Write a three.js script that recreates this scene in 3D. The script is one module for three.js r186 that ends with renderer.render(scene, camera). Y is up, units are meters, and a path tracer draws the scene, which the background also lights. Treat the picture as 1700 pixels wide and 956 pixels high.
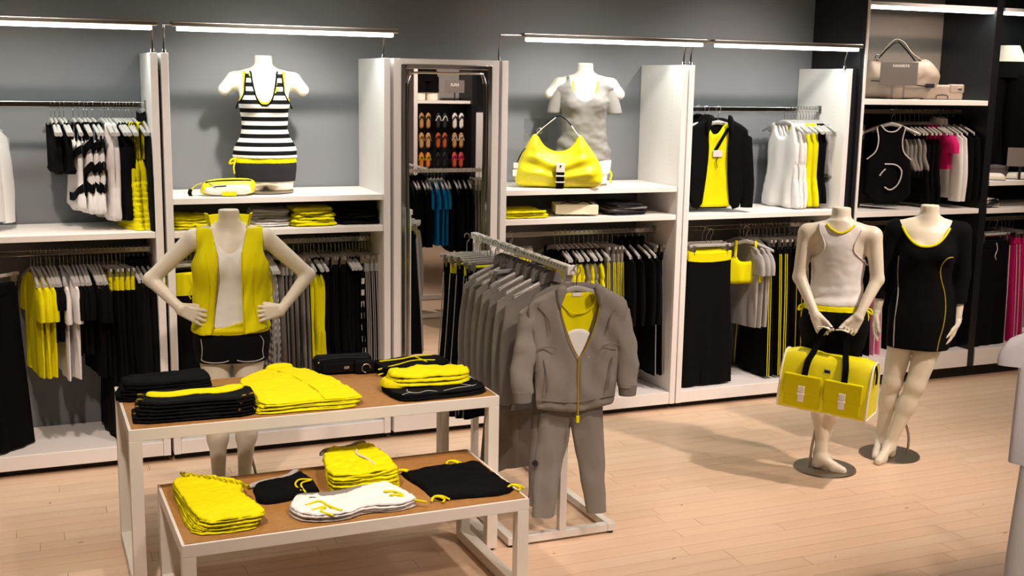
import * as THREE from 'three';
import { mergeGeometries, mergeVertices } from 'three/addons/utils/BufferGeometryUtils.js';
import { RoundedBoxGeometry } from 'three/addons/geometries/RoundedBoxGeometry.js';
import { RectAreaLightUniformsLib } from 'three/addons/lights/RectAreaLightUniformsLib.js';
import { ImprovedNoise } from 'three/addons/math/ImprovedNoise.js';

// ---------------------------------------------------------------- camera, renderer, light
const renderer = new THREE.WebGLRenderer({ antialias: true });
renderer.toneMapping = THREE.LinearToneMapping;
renderer.toneMappingExposure = 1.0;
renderer.shadowMap.enabled = true;
RectAreaLightUniformsLib.init();
const scene = new THREE.Scene();
scene.background = new THREE.Color(0x000000);
const camera = new THREE.PerspectiveCamera(27.51, 1700 / 956, 0.05, 60);
camera.position.set(-0.681, 2.193, 6.685);
camera.up.set(0.0520, 0.9844, -0.1680);
camera.lookAt(-0.681 + 0.38194, 2.193 - 0.17493, 6.685 - 0.90748);

// track spotlights under the ceiling: [x, z, target x, target y, target z, candela, half angle, tint]
const SPOT_Y = 3.45;
const WARM = '#ffeadb', NEUT = '#fff3ea';
const SPOTS = [
  [-0.7, 1.35, -0.9, 1.0, -0.4, 14, 0.62, WARM], [0.95, 1.3, 0.66, 1.9, -0.3, 22, 0.36, NEUT], [0.9, 1.3, 0.75, 1.1, -0.4, 8, 0.7, NEUT],
  [2.75, 1.3, 2.62, 1.85, -0.3, 17, 0.36, NEUT], [2.7, 1.3, 2.6, 1.1, -0.4, 10, 0.7, NEUT], [4.1, 1.35, 3.95, 1.5, -0.4, 18, 0.6, NEUT],
  [5.75, 1.35, 5.45, 1.6, -0.4, 15, 0.62, WARM],
  [-0.6, 3.2, -0.3, 0.0, 1.5, 28, 0.7, WARM], [1.3, 3.5, 0.62, 0.6, 1.85, 18, 0.38, WARM], [2.4, 3.6, 1.75, 0.6, 1.9, 17, 0.45, WARM],
  [4.4, 3.0, 3.3, 0.4, 1.0, 32, 0.62, WARM], [1.7, 5.5, 2.3, 0.4, 3.5, 24, 0.62, WARM],
  [6.2, 3.4, 5.2, 0.4, 1.6, 19, 0.75, WARM], [4.2, 6.0, 4.5, 1.4, 7.6, 20, 0.75, WARM],
];
const SPOT_LABELS = ['above the far left unit', 'aimed at the striped torso form', 'above the vest mannequin', 'aimed at the yellow handbag', 'above the unit under the handbag', 'beside the black bay', 'above the black bay', 'above the left floor', 'aimed at the nesting tables', 'aimed at the grey jacket rack', 'aimed at the pair of mannequins', 'above the open aisle', 'above the right floor', 'aimed at the sandal display'];
const BAR_NITS = 34;

// ---------------------------------------------------------------- small helpers
function mulberry(a) { return () => { a |= 0; a = a + 0x6D2B79F5 | 0; let t = Math.imul(a ^ a >>> 15, 1 | a); t = t + Math.imul(t ^ t >>> 7, 61 | t) ^ t; return ((t ^ t >>> 14) >>> 0) / 4294967296; }; }
const rnd = mulberry(20240611);
const R = (a, b) => a + (b - a) * rnd();
const perlin = new ImprovedNoise();
const noise = (x, y, z = 0) => perlin.noise(x, y, z);
const lerp = (a, b, t) => a + (b - a) * t;
const clamp = (x, a, b) => Math.max(a, Math.min(b, x));
const sstep = (a, b, x) => { const t = clamp((x - a) / (b - a), 0, 1); return t * t * (3 - 2 * t); };
const V = (x, y, z) => new THREE.Vector3(x, y, z);
const taken = {};
function numbered(n) { if (!(n in taken)) { taken[n] = 0; return n; } taken[n]++; return n + '_' + String(taken[n]).padStart(3, '0'); }
function thing(name, label, category, pos = [0, 0, 0], turn = 0, group) {
  const o = new THREE.Group(); o.name = numbered(name); o.position.set(...pos); o.rotation.y = turn;
  o.userData = { label, category }; if (group) o.userData.group = group; scene.add(o); return o;
}
function tag(o, label, category, group) { o.userData = { label, category }; if (group) o.userData.group = group; return o; }
function part(parent, name, geo, mat, label) {
  if (Array.isArray(geo)) geo = merge(geo);
  const m = new THREE.Mesh(geo, mat); m.name = name; m.castShadow = m.receiveShadow = true;
  if (label) m.userData.label = label;
  parent.add(m); return m;
}
function struct(name, geo, mat, parent = scene) {
  const m = part(parent, name, geo, mat); if (parent === scene) m.userData.kind = 'structure'; return m;
}
function merge(list) {
  const out = list.map(g => {
    g = g.index ? g.toNonIndexed() : g.clone();
    for (const k of Object.keys(g.attributes)) if (!['position', 'normal', 'uv'].includes(k)) g.deleteAttribute(k);
    if (!g.attributes.normal) g.computeVertexNormals();
    if (!g.attributes.uv) boxUV(g);
    return g;
  });
  return mergeGeometries(out, false);
}
function boxUV(g) {
  const p = g.attributes.position, n = g.attributes.normal, uv = new Float32Array(p.count * 2);
  for (let i = 0; i < p.count; i++) {
    const x = p.getX(i), y = p.getY(i), z = p.getZ(i), ax = Math.abs(n.getX(i)), ay = Math.abs(n.getY(i)), az = Math.abs(n.getZ(i));
    if (ay >= ax && ay >= az) { uv[2 * i] = x; uv[2 * i + 1] = z; } else if (ax >= az) { uv[2 * i] = z; uv[2 * i + 1] = y; } else { uv[2 * i] = x; uv[2 * i + 1] = y; }
  }
  g.setAttribute('uv', new THREE.BufferAttribute(uv, 2)); return g;
}
// box given by its extents
function bx(x0, x1, y0, y1, z0, z1, r = 0) {
  const w = x1 - x0, h = y1 - y0, d = z1 - z0;
  const g = r ? new RoundedBoxGeometry(w, h, d, 2, Math.min(r, w / 2.01, h / 2.01, d / 2.01)) : new THREE.BoxGeometry(w, h, d);
  g.translate((x0 + x1) / 2, (y0 + y1) / 2, (z0 + z1) / 2); g.deleteAttribute('uv'); return boxUV(g);
}
function cyl(p, q, r0, r1 = r0, n = 10) {
  const a = V(...p), b = V(...q), L = a.distanceTo(b), g = new THREE.CylinderGeometry(r1, r0, L, n, 1);
  g.translate(0, L / 2, 0); g.applyQuaternion(new THREE.Quaternion().setFromUnitVectors(V(0, 1, 0), b.clone().sub(a).normalize())); g.translate(...p); return g;
}
function tube(pts, r, n = 6, seg, closed = false) {
  const c = new THREE.CatmullRomCurve3(pts.map(p => V(...p)), closed, 'centripetal');
  return new THREE.TubeGeometry(c, seg || Math.max(4, pts.length * 4), r, n, closed);
}
// flat ribbon with thickness along a path: half width vector given per point or constant
function ribbon(pts, wide, w, t, seg) {
  const c = new THREE.CatmullRomCurve3(pts.map(p => V(...p)), false, 'centripetal'), N = seg || pts.length * 4;
  const W = V(...wide).normalize(), rings = [];
  for (let i = 0; i <= N; i++) {
    const p = c.getPoint(i / N), T = c.getTangent(i / N), n = T.clone().cross(W).normalize(), q = [];
    const ww = typeof w === 'function' ? w(i / N) : w;
    for (const [a, b] of [[1, 1], [-1, 1], [-1, -1], [1, -1]]) q.push(p.clone().addScaledVector(W, a * ww / 2).addScaledVector(n, b * t / 2));
    rings.push(q);
  }
  return loft(rings, true, true);
}
// skin a list of equal rings of Vector3
function loft(rings, cap0 = true, cap1 = true, smooth = true) {
  const m = rings[0].length, pos = [], uv = [], idx = [];
  let acc = 0;
  rings.forEach((q, i) => {
    if (i) acc += q[0].distanceTo(rings[i - 1][0]);
    let u = 0; q.forEach((p, j) => { if (j) u += p.distanceTo(q[j - 1]); pos.push(p.x, p.y, p.z); uv.push(u, acc); });
  });
  for (let i = 0; i + 1 < rings.length; i++) for (let j = 0; j < m; j++) {
    const a = i * m + j, b = i * m + (j + 1) % m, c = a + m, d = b + m; idx.push(a, c, b, b, c, d);
  }
  const cap = (i, flip) => {
    const q = rings[i], s = pos.length / 3, c = V(0, 0, 0); q.forEach(p => c.add(p)); c.multiplyScalar(1 / m);
    pos.push(c.x, c.y, c.z); uv.push(c.x, c.y); for (const p of q) { pos.push(p.x, p.y, p.z); uv.push(p.x, p.y); }
    for (let j = 0; j < m; j++) { const a = s + 1 + j, b = s + 1 + (j + 1) % m; flip ? idx.push(s, b, a) : idx.push(s, a, b); }
  };
  if (cap0) cap(0, false); if (cap1) cap(rings.length - 1, true);
  const g = new THREE.BufferGeometry();
  g.setAttribute('position', new THREE.Float32BufferAttribute(pos, 3)); g.setAttribute('uv', new THREE.Float32BufferAttribute(uv, 2)); g.setIndex(idx);
  g.computeVertexNormals(); return g;
}
function ellRing(cx, cy, cz, ax, az, n, pw = 1, tilt) {
  const q = [];
  for (let j = 0; j < n; j++) {
    const t = j / n * Math.PI * 2, c = Math.cos(t), s = Math.sin(t);
    const x = Math.sign(c) * Math.abs(c) ** pw * ax, z = Math.sign(s) * Math.abs(s) ** pw * az;
    q.push(V(cx + x, cy + (tilt ? tilt(x, z) : 0), cz + z));
  }
  return q;
}
// closed shell of an outlined soft thing: polygon in (x, y), inflated to both sides along z
function puff(poly, { cell = 0.012, t = 0.012, edge = 0.02, flat = 0, wave = null, holes = [] } = {}) {
  const rings = [poly, ...holes];
  let x0 = 1e9, x1 = -1e9, y0 = 1e9, y1 = -1e9;
  for (const [x, y] of poly) { x0 = Math.min(x0, x); x1 = Math.max(x1, x); y0 = Math.min(y0, y); y1 = Math.max(y1, y); }
  const segs = []; for (const r of rings) for (let i = 0; i < r.length; i++) segs.push([r[i], r[(i + 1) % r.length]]);
  const inside = (x, y) => { let c = false; for (const [[ax, ay], [bx_, by]] of segs) if ((ay > y) !== (by > y) && x < (bx_ - ax) * (y - ay) / (by - ay) + ax) c = !c; return c; };
  const near = (x, y) => { let b = 1e9, q = null; for (const [[ax, ay], [bx_, by]] of segs) { const dx = bx_ - ax, dy = by - ay, k = clamp(((x - ax) * dx + (y - ay) * dy) / (dx * dx + dy * dy + 1e-12), 0, 1), px = ax + k * dx, py = ay + k * dy, d = (x - px) ** 2 + (y - py) ** 2; if (d < b) { b = d; q = [px, py]; } } return [Math.sqrt(b), q]; };
  const nx = Math.ceil((x1 - x0) / cell) + 2, ny = Math.ceil((y1 - y0) / cell) + 2, ins = [], at = (i, j) => j * (nx + 1) + i;
  for (let j = 0; j <= ny; j++) for (let i = 0; i <= nx; i++) ins.push(inside(x0 + (i - 1) * cell + cell * .31, y0 + (j - 1) * cell + cell * .37));
  const top = {}, bot = {}, pos = [], uv = [], idx = [];
  const vert = k => {
    if (k in top) return;
    const i = k % (nx + 1), j = (k - i) / (nx + 1); let x = x0 + (i - 1) * cell + cell * .31, y = y0 + (j - 1) * cell + cell * .37;
    const [d, q] = near(x, y); let h = 0, onEdge = false;
    if (!ins[k] || d < cell * .35) { [x, y] = q; onEdge = true; } else { const e = clamp(d / edge, 0, 1); h = t * Math.sqrt(1 - (1 - e) ** 2); }
    const w = wave ? wave(x, y, onEdge ? 0 : clamp(d / edge, 0, 1)) : 0;
    top[k] = pos.length / 3; pos.push(x, y, w + h); uv.push(x, y);
    if (onEdge) bot[k] = top[k]; else { bot[k] = pos.length / 3; pos.push(x, y, w - h * (1 - flat)); uv.push(x + .37, y + .11); }
  };
  for (let j = 0; j < ny; j++) for (let i = 0; i < nx; i++) {
    const a = at(i, j), b = at(i + 1, j), c = at(i, j + 1), d = at(i + 1, j + 1);
    const n = ins[a] + ins[b] + ins[c] + ins[d]; if (n < 1) continue;
    for (const [p, q, r] of [[a, b, d], [a, d, c]]) {
      if (!ins[p] && !ins[q] && !ins[r]) continue;
      vert(p); vert(q); vert(r);
      idx.push(top[p], top[q], top[r]); if (!(bot[p] === top[p] && bot[q] === top[q] && bot[r] === top[r])) idx.push(bot[p], bot[r], bot[q]);
    }
  }
  const g = new THREE.BufferGeometry(); g.setAttribute('position', new THREE.Float32BufferAttribute(pos, 3)); g.setAttribute('uv', new THREE.Float32BufferAttribute(uv, 2)); g.setIndex(idx); g.computeVertexNormals(); return g;
}
// round the corners of a polygon (Chaikin)
function soft(poly, n = 2) { for (let k = 0; k < n; k++) { const q = []; poly.forEach((p, i) => { const b = poly[(i + 1) % poly.length]; q.push([lerp(p[0], b[0], .25), lerp(p[1], b[1], .25)], [lerp(p[0], b[0], .75), lerp(p[1], b[1], .75)]); }); poly = q; } return poly; }
// naive surface nets over a box
function nets(f, mn, mx, h) {
  const nx = Math.ceil((mx[0] - mn[0]) / h) + 1, ny = Math.ceil((mx[1] - mn[1]) / h) + 1, nz = Math.ceil((mx[2] - mn[2]) / h) + 1;
  const val = new Float32Array(nx * ny * nz), id = new Int32Array(nx * ny * nz).fill(-1), at = (i, j, k) => (k * ny + j) * nx + i;
  // coarse skip: a block whose centre is far from the surface keeps its sign
  const B = 4;
  for (let K = 0; K < nz; K += B) for (let J = 0; J < ny; J += B) for (let I = 0; I < nx; I += B) {
    const c = f(mn[0] + (I + 1.5) * h, mn[1] + (J + 1.5) * h, mn[2] + (K + 1.5) * h), far = Math.abs(c) > h * 5.5;
    for (let k = K; k < Math.min(nz, K + B); k++) for (let j = J; j < Math.min(ny, J + B); j++) for (let i = I; i < Math.min(nx, I + B); i++)
      val[at(i, j, k)] = far ? c : f(mn[0] + i * h, mn[1] + j * h, mn[2] + k * h);
  }
  const pos = [], idx = [], uv = [];
  for (let k = 0; k + 1 < nz; k++) for (let j = 0; j + 1 < ny; j++) for (let i = 0; i + 1 < nx; i++) {
    let mask = 0; const v = [];
    for (let c = 0; c < 8; c++) { const w = val[at(i + (c & 1), j + (c >> 1 & 1), k + (c >> 2))]; v.push(w); if (w < 0) mask |= 1 << c; }
    if (mask === 0 || mask === 255) continue;
    let n = 0, X = 0, Y = 0, Z = 0;
    for (let a = 0; a < 8; a++) for (const d of [1, 2, 4]) { if (a & d) continue; const b = a | d; if ((mask >> a & 1) === (mask >> b & 1)) continue; const t = v[a] / (v[a] - v[b]); X += (a & 1) + (d === 1 ? t : 0); Y += (a >> 1 & 1) + (d === 2 ? t : 0); Z += (a >> 2) + (d === 4 ? t : 0); n++; }
    id[at(i, j, k)] = pos.length / 3; const px = mn[0] + (i + X / n) * h, py = mn[1] + (j + Y / n) * h, pz = mn[2] + (k + Z / n) * h; pos.push(px, py, pz); uv.push(px + pz * .7, py);
  }
  for (let k = 1; k + 1 < nz; k++) for (let j = 1; j + 1 < ny; j++) for (let i = 1; i + 1 < nx; i++) {
    const s = val[at(i, j, k)] < 0;
    for (const [d, e, g] of [[1, ny > 0 ? nx : 0, nx * ny], [nx, nx * ny, 1], [nx * ny, 1, nx]]) {
      const o = at(i, j, k); if (s === (val[o + d] < 0)) continue;
      const a = id[o], b = id[o - e], c = id[o - e - g], q = id[o - g]; if (a < 0 || b < 0 || c < 0 || q < 0) continue;
      s ? idx.push(a, b, c, a, c, q) : idx.push(a, c, b, a, q, c);
    }
  }
  const G = new THREE.BufferGeometry(); G.setAttribute('position', new THREE.Float32BufferAttribute(pos, 3)); G.setAttribute('uv', new THREE.Float32BufferAttribute(uv, 2)); G.setIndex(idx); G.computeVertexNormals(); return G;
}
function place(g, pos, rot = [0, 0, 0]) { const m = new THREE.Matrix4().makeRotationFromEuler(new THREE.Euler(...rot)); m.setPosition(...pos); return g.clone().applyMatrix4(m); }

// ---------------------------------------------------------------- textures and materials
function dataTex(n, fn, srgb = true, rep = 1) {
  const a = new Uint8Array(n * n * 4);
  for (let y = 0; y < n; y++) for (let x = 0; x < n; x++) { const c = fn(x / n, y / n, x, y), i = (y * n + x) * 4; a[i] = clamp(c[0], 0, 255); a[i + 1] = clamp(c[1], 0, 255); a[i + 2] = clamp(c[2], 0, 255); a[i + 3] = 255; }
  const t = new THREE.DataTexture(a, n, n); t.wrapS = t.wrapT = THREE.RepeatWrapping; t.magFilter = THREE.LinearFilter; t.minFilter = THREE.LinearFilter; if (srgb) t.colorSpace = THREE.SRGBColorSpace; t.repeat.set(rep, rep); t.needsUpdate = true; return t;
}
function canvasTex(w, h, draw) { const c = document.createElement('canvas'); c.width = w; c.height = h; draw(c.getContext('2d'), w, h); const t = new THREE.CanvasTexture(c); t.colorSpace = THREE.SRGBColorSpace; t.wrapS = t.wrapT = THREE.RepeatWrapping; return t; }
const tr = mulberry(7);
const weaveTex = dataTex(256, (u, v, x, y) => { const w = 128 + 40 * Math.sin(x * Math.PI / 2) * Math.sin(y * Math.PI / 2) + 34 * (tr() - .5) + 50 * noise(u * 9, v * 9, 1.3); return [w, w, w]; }, false, 6);
const plainTex = dataTex(256, (u, v) => { const w = 128 + 60 * noise(u * 16, v * 16, 5.1) + 40 * noise(u * 48, v * 48, 2.2) + 20 * (tr() - .5); return [w, w, w]; }, false, 1.2);
const M = {};
const std = (color, rough = .6, o = {}) => new THREE.MeshStandardMaterial({ color, roughness: rough, side: THREE.DoubleSide, ...o });
function fabric(color, rough = .88, o = {}) { return new THREE.MeshPhysicalMaterial({ color, roughness: rough, specularIntensity: .22, side: THREE.DoubleSide, bumpMap: weaveTex, bumpScale: .0012, ...o }); }
M.black = fabric('#070708', .9); M.black2 = fabric('#0b0b0c', .82); M.charcoal = fabric('#2e2d2f', .9);
M.yellow = fabric('#e2d90a', .8); M.yellow2 = fabric('#d8cd0c', .85); M.white = fabric('#e6e3e1', .88); M.white2 = fabric('#d8d2d0', .88);
M.grey = fabric('#85807a', .92); M.grey2 = fabric('#77726d', .92); M.lgrey = fabric('#a7a3a0', .9); M.taupe = std('#a08c7c', .5, { bumpMap: weaveTex, bumpScale: .0005 });
M.pink = fabric('#d1216f', .8); M.pink2 = fabric('#e887ab', .8); M.blue = fabric('#0d78b5', .8); M.piping = fabric('#a9a7a2', .8); M.gold = fabric('#a58f2a', .7);
M.lacquer = std('#ece7e4', .38); M.lacquerB = std('#17171a', .35); M.shelfEdge = std('#f1ece6', .4); M.dark = std('#0a0a0a', .7);
M.chrome = std('#c9c8c6', .12, { metalness: 1 }); M.chromeDull = std('#b9b4ac', .3, { metalness: 1 }); M.steel = std('#a79d8c', .38, { metalness: 1 });
M.hanger = std('#a9a7a4', .25); M.hangerDark = std('#6f6e6d', .3);
M.mann = std('#d9d0bd', .42); M.mannWhite = std('#f2ead9', .42); M.rackWhite = std('#ded9d3', .35); M.tableWhite = std('#dcd7cd', .42);
M.mirror = std('#f4f4f4', .01, { metalness: 1 });
M.whiteOut = fabric('#cfcdd2', .85);
// ---------------------------------------------------------------- the room
const wallTex = dataTex(256, (u, v) => { const w = 128 + 26 * noise(u * 40, v * 40, 3) + 18 * (tr() - .5); return [w, w, w]; }, false, 2);
M.wall = std('#747679', .72, { bumpMap: wallTex, bumpScale: .0006 });
M.wallFar = std('#8e8a86', .8); M.ceil = std('#d8d2ca', .9);
const X0 = -4.2, X1 = 9.4, ZB = -0.56, ZF = 8.3, CH = 3.7;
struct('wall_back', bx(X0 - .15, X1 + .15, -.1, CH + .15, ZB - .15, ZB), M.wall);
struct('wall_front', bx(X0 - .15, X1 + .15, -.1, CH + .15, ZF, ZF + .15), M.wallFar);
struct('wall_left', bx(X0 - .15, X0, -.1, CH + .15, ZB, ZF), M.wallFar);
struct('wall_right', bx(X1, X1 + .15, -.1, CH + .15, ZB, ZF), M.wallFar);
struct('ceiling', bx(X0, X1, CH, CH + .15, ZB, ZF), M.ceil);
// floor of pale boards running along the wall
const floor = new THREE.Group(); floor.name = 'floor'; floor.userData = { kind: 'structure' }; scene.add(floor);
{
  const grain = k => dataTex(256, (u, v) => { const g = noise(u * 3 + k * 7, v * 40, k) * 7 + noise(u * 11, v * 90, k + 3) * 5 + noise(u * 2, v * 3, k + 9) * 5 + (tr() - .5) * 5; return [224 + g, 195 + g * 1.05, 168 + g * 1.1]; });
  const mats = [0, 1, 2, 3].map(k => { const t = grain(k * 3.7); return new THREE.MeshStandardMaterial({ map: t, roughness: .36, color: ['#ffffff', '#fcfaf8', '#f9f6f3', '#fffcf9'][k] }); });
  const plankGeo = {};
  const geoFor = L => { const k = L.toFixed(2); if (!plankGeo[k]) { const g = new THREE.BoxGeometry(+k - .0022, .016, .0982); plankGeo[k] = g; } return plankGeo[k]; };
  const pw = .1, fr = mulberry(99);
  for (let r = 0; r < 33; r++) {
    const z = ZB + .35 + (r + .5) * pw;                       // rows seen by the camera
    let x = -1.1 - fr() * .9; const xEnd = 3.6 + (r < 20 ? 2.6 : 1.0);
    while (x < xEnd) {
      const L = [.9, 1.2, 1.5][Math.floor(fr() * 3)], m = new THREE.Mesh(geoFor(L), mats[Math.floor(fr() * 4)]);
      m.name = 'plank'; m.position.set(x + L / 2, -.008, z); m.receiveShadow = m.castShadow = true; floor.add(m); x += L;
    }
  }
  const sub = part(floor, 'subfloor', bx(X0, X1, -.08, -.0165, ZB, ZF), std('#8a6f54', .8));
  // boards beyond the picture: joined
  const rest = [];
  for (let r = 0; r * pw + ZB + .35 < ZF - .1; r++) {
    const z = ZB + .35 + (r + .5) * pw;
    if (r < 33) { rest.push(place(new THREE.BoxGeometry(3.05, .016, .0982), [-2.66 - .02 * (r % 3) * 0, -.0085, z])); rest.push(place(new THREE.BoxGeometry(3.6 - (r < 20 ? 0 : -1.6), .016, .0982), [7.6 - (r < 20 ? 0 : .8), -.0085, z])); }
    else for (let x = X0 + fr() * .4; x < X1 - 1.3; x += 1.4) rest.push(place(new THREE.BoxGeometry(1.398, .016, .0982), [x + .7, -.0085, z]));
  }
  const rs = part(floor, 'plank_field', rest, mats[0]); rs.userData.kind = 'stuff';
}
{
  const sc = std('#5d4a38', .8);
  [[2.05, 2.2, .03, .3], [1.55, 1.95, .012, 0], [2.36, 1.25, .012, .2], [2.45, 1.6, .02, .5], [3.55, 2.05, .028, .2], [3.78, 2.5, .035, .05], [3.98, 2.15, .012, .4], [2.78, 2.45, .014, .9], [-.62, .45, .03, 1.3], [-.5, 1.05, .03, .1], [.95, 1.0, .012, 0]].forEach(([x, z, l, a]) => { const m = part(floor, 'scuff_mark', new THREE.CylinderGeometry(.5, .5, .0006, 10).scale(l, 1, .005), sc); m.position.set(x, .0004, z); m.rotation.y = a; });
}
// ---------------------------------------------------------------- white wall units
const pinTex = canvasTex(512, 512, (c, w, h) => { c.fillStyle = '#ffffff'; c.fillRect(0, 0, w, h); c.fillStyle = '#b4ada8'; for (const u of [.24, .76]) for (let k = 0; k < 8; k++) { c.beginPath(); c.arc(u * w, (k + .5) * h / 8, 3.2, 0, 7); c.fill(); } });
pinTex.repeat.set(1.9, 3.9);
M.panelIn = std('#ece7e4', .38, { map: pinTex });
const UH = 2.30;
function shelfUnit(label, x0, x1, shelves, rails) {
  const u = thing('shelving_unit', label, 'shelving unit', [x0, 0, 0]); const W = x1 - x0;
  for (const [a, b] of [[0, .04], [W - .04, W]]) {
    const p = part(u, 'side_panel', bx(a, b, .045, UH, ZB + .005, 0, .002), M.lacquer);
    if (a > 0) part(p, 'shelf_pin_holes', bx(a - .0006, a + .001, .2, UH - .06, ZB + .03, -.02), M.panelIn);
  }
  part(u, 'base_deck', [bx(.041, W - .041, .045, .126, ZB + .01, -.004, .003)], M.lacquer);
  part(u, 'kick_plate', bx(.01, W - .01, .001, .0445, ZB + .02, -.07), M.dark);
  for (const y of shelves) part(u, 'shelf', bx(.041, W - .041, y - .034, y, ZB + .012, -.01, .002), M.shelfEdge);
  for (const y of rails) {
    const r = part(u, 'hanging_rail', bx(.042, W - .042, y - .03, y, -.287, -.273, .003), M.chrome);
    for (const [a, c] of [[.041, .05], [W - .05, W - .041]]) part(r, 'rail_bracket', bx(a, c, y - .04, y + .012, -.3, -.26, .003), M.chromeDull);
  }
  return u;
}
shelfUnit('far left white wall unit with two tiers of hanging clothes', -1.25, .04, [1.329], [2.03, 1.213]);
shelfUnit('white wall unit with the striped torso form on its shelf', .057, 1.343, [1.51, 1.324], [1.228]);
shelfUnit('white wall unit with the yellow handbag on its shelf', 2.045, 3.342, [1.516, 1.331], [1.214]);
shelfUnit('white wall unit of white and yellow tank tops beside the black bay', 3.351, 4.647, [1.326], [2.03, 1.213]);
// ---------------------------------------------------------------- mirror panel between the units
{
  const u = thing('mirror_panel', 'tall chrome framed mirror in a white panel between two wall units', 'mirror', [1.363, 0, 0]);
  const W = .663;
  part(u, 'frame', [bx(0, .045, .045, UH, -.5, 0, .002), bx(W - .045, W, .045, UH, -.5, 0, .002), bx(.045, W - .045, UH - .03, UH, -.5, -.001), bx(.045, W - .045, .045, .155, -.5, -.002)], M.lacquer);
  part(u, 'kick_plate', bx(.01, W - .01, .001, .0445, -.5, -.07), M.dark);
  part(u, 'chrome_frame', [bx(.046, .072, .156, UH - .031, -.03, .004, .004), bx(W - .072, W - .046, .156, UH - .031, -.03, .004, .004), bx(.072, W - .072, UH - .058, UH - .031, -.03, .004, .004), bx(.072, W - .072, .156, .176, -.03, .004, .004)], M.chrome);
  const gl = part(u, 'mirror_glass', bx(.0725, W - .0725, .177, UH - .0585, -.028, -.012), M.mirror);
  part(u, 'chrome_inner_bar', [tube([[.092, .2, .004], [.092, 1.2, .004], [.092, UH - .1, .004], [.1, UH - .084, .004], [.13, UH - .08, .004], [.4, UH - .08, .004], [W - .12, UH - .08, .004], [W - .1, UH - .084, .004], [W - .092, UH - .1, .004], [W - .092, 1.2, .004], [W - .092, .2, .004]], .007, 8, 60)], M.chrome);
}
// ---------------------------------------------------------------- light bars on rods above the units
M.tubeGlow = std('#ffffff', .4, { emissive: '#f2fff6', emissiveIntensity: 6 });
function lightBar(label, x0, x1, rods, y = 2.44, z = .0) {
  const b = thing('light_bar', label, 'light fixture', [0, 0, 0]);
  part(b, 'housing', bx(x0, x1, y, y + .028, z - .03, z + .03, .008), M.chromeDull);
  part(b, 'diffuser', bx(x0 + .03, x1 - .03, y - .022, y - .0005, z - .024, z + .024, .005), M.tubeGlow);
  for (const x of rods) {
    const r = part(b, 'support_rod', tube([[x, UH + .018, -.03], [x, UH + .07, -.025], [x, y - .03, -.012], [x, y + .012, z]], .006, 8), M.chrome);
    part(r, 'rod_foot', cyl([x, UH, -.03], [x, UH + .02, -.03], .014, .012, 12), M.chrome);
    if (x < x0) part(b, 'link_rod', cyl([x, y + .012, z], [x0, y + .012, z], .006), M.chrome);
    if (x > x1) part(b, 'link_rod', cyl([x1, y + .012, z], [x, y + .012, z], .006), M.chrome);
  }
  const L = new THREE.RectAreaLight('#f4fff8', BAR_NITS, x1 - x0 - .06, .048); L.name = 'light_bar_glow'; L.position.set((x0 + x1) / 2, y - .0245, z); L.rotation.x = -Math.PI / 2; L.castShadow = true; b.add(L);
}
lightBar('lit chrome light bar above the far left unit', -1.2, .045, [-1.15, .018]);
lightBar('lit chrome light bar above the striped torso form', .115, 1.385, [.078, 1.31]);
lightBar('lit chrome light bar above the yellow handbag', 2.17, 3.46, [2.03, 3.32]);
lightBar('lit chrome light bar beside the black bay', 3.51, 4.7, [3.372, 4.6]);
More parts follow.
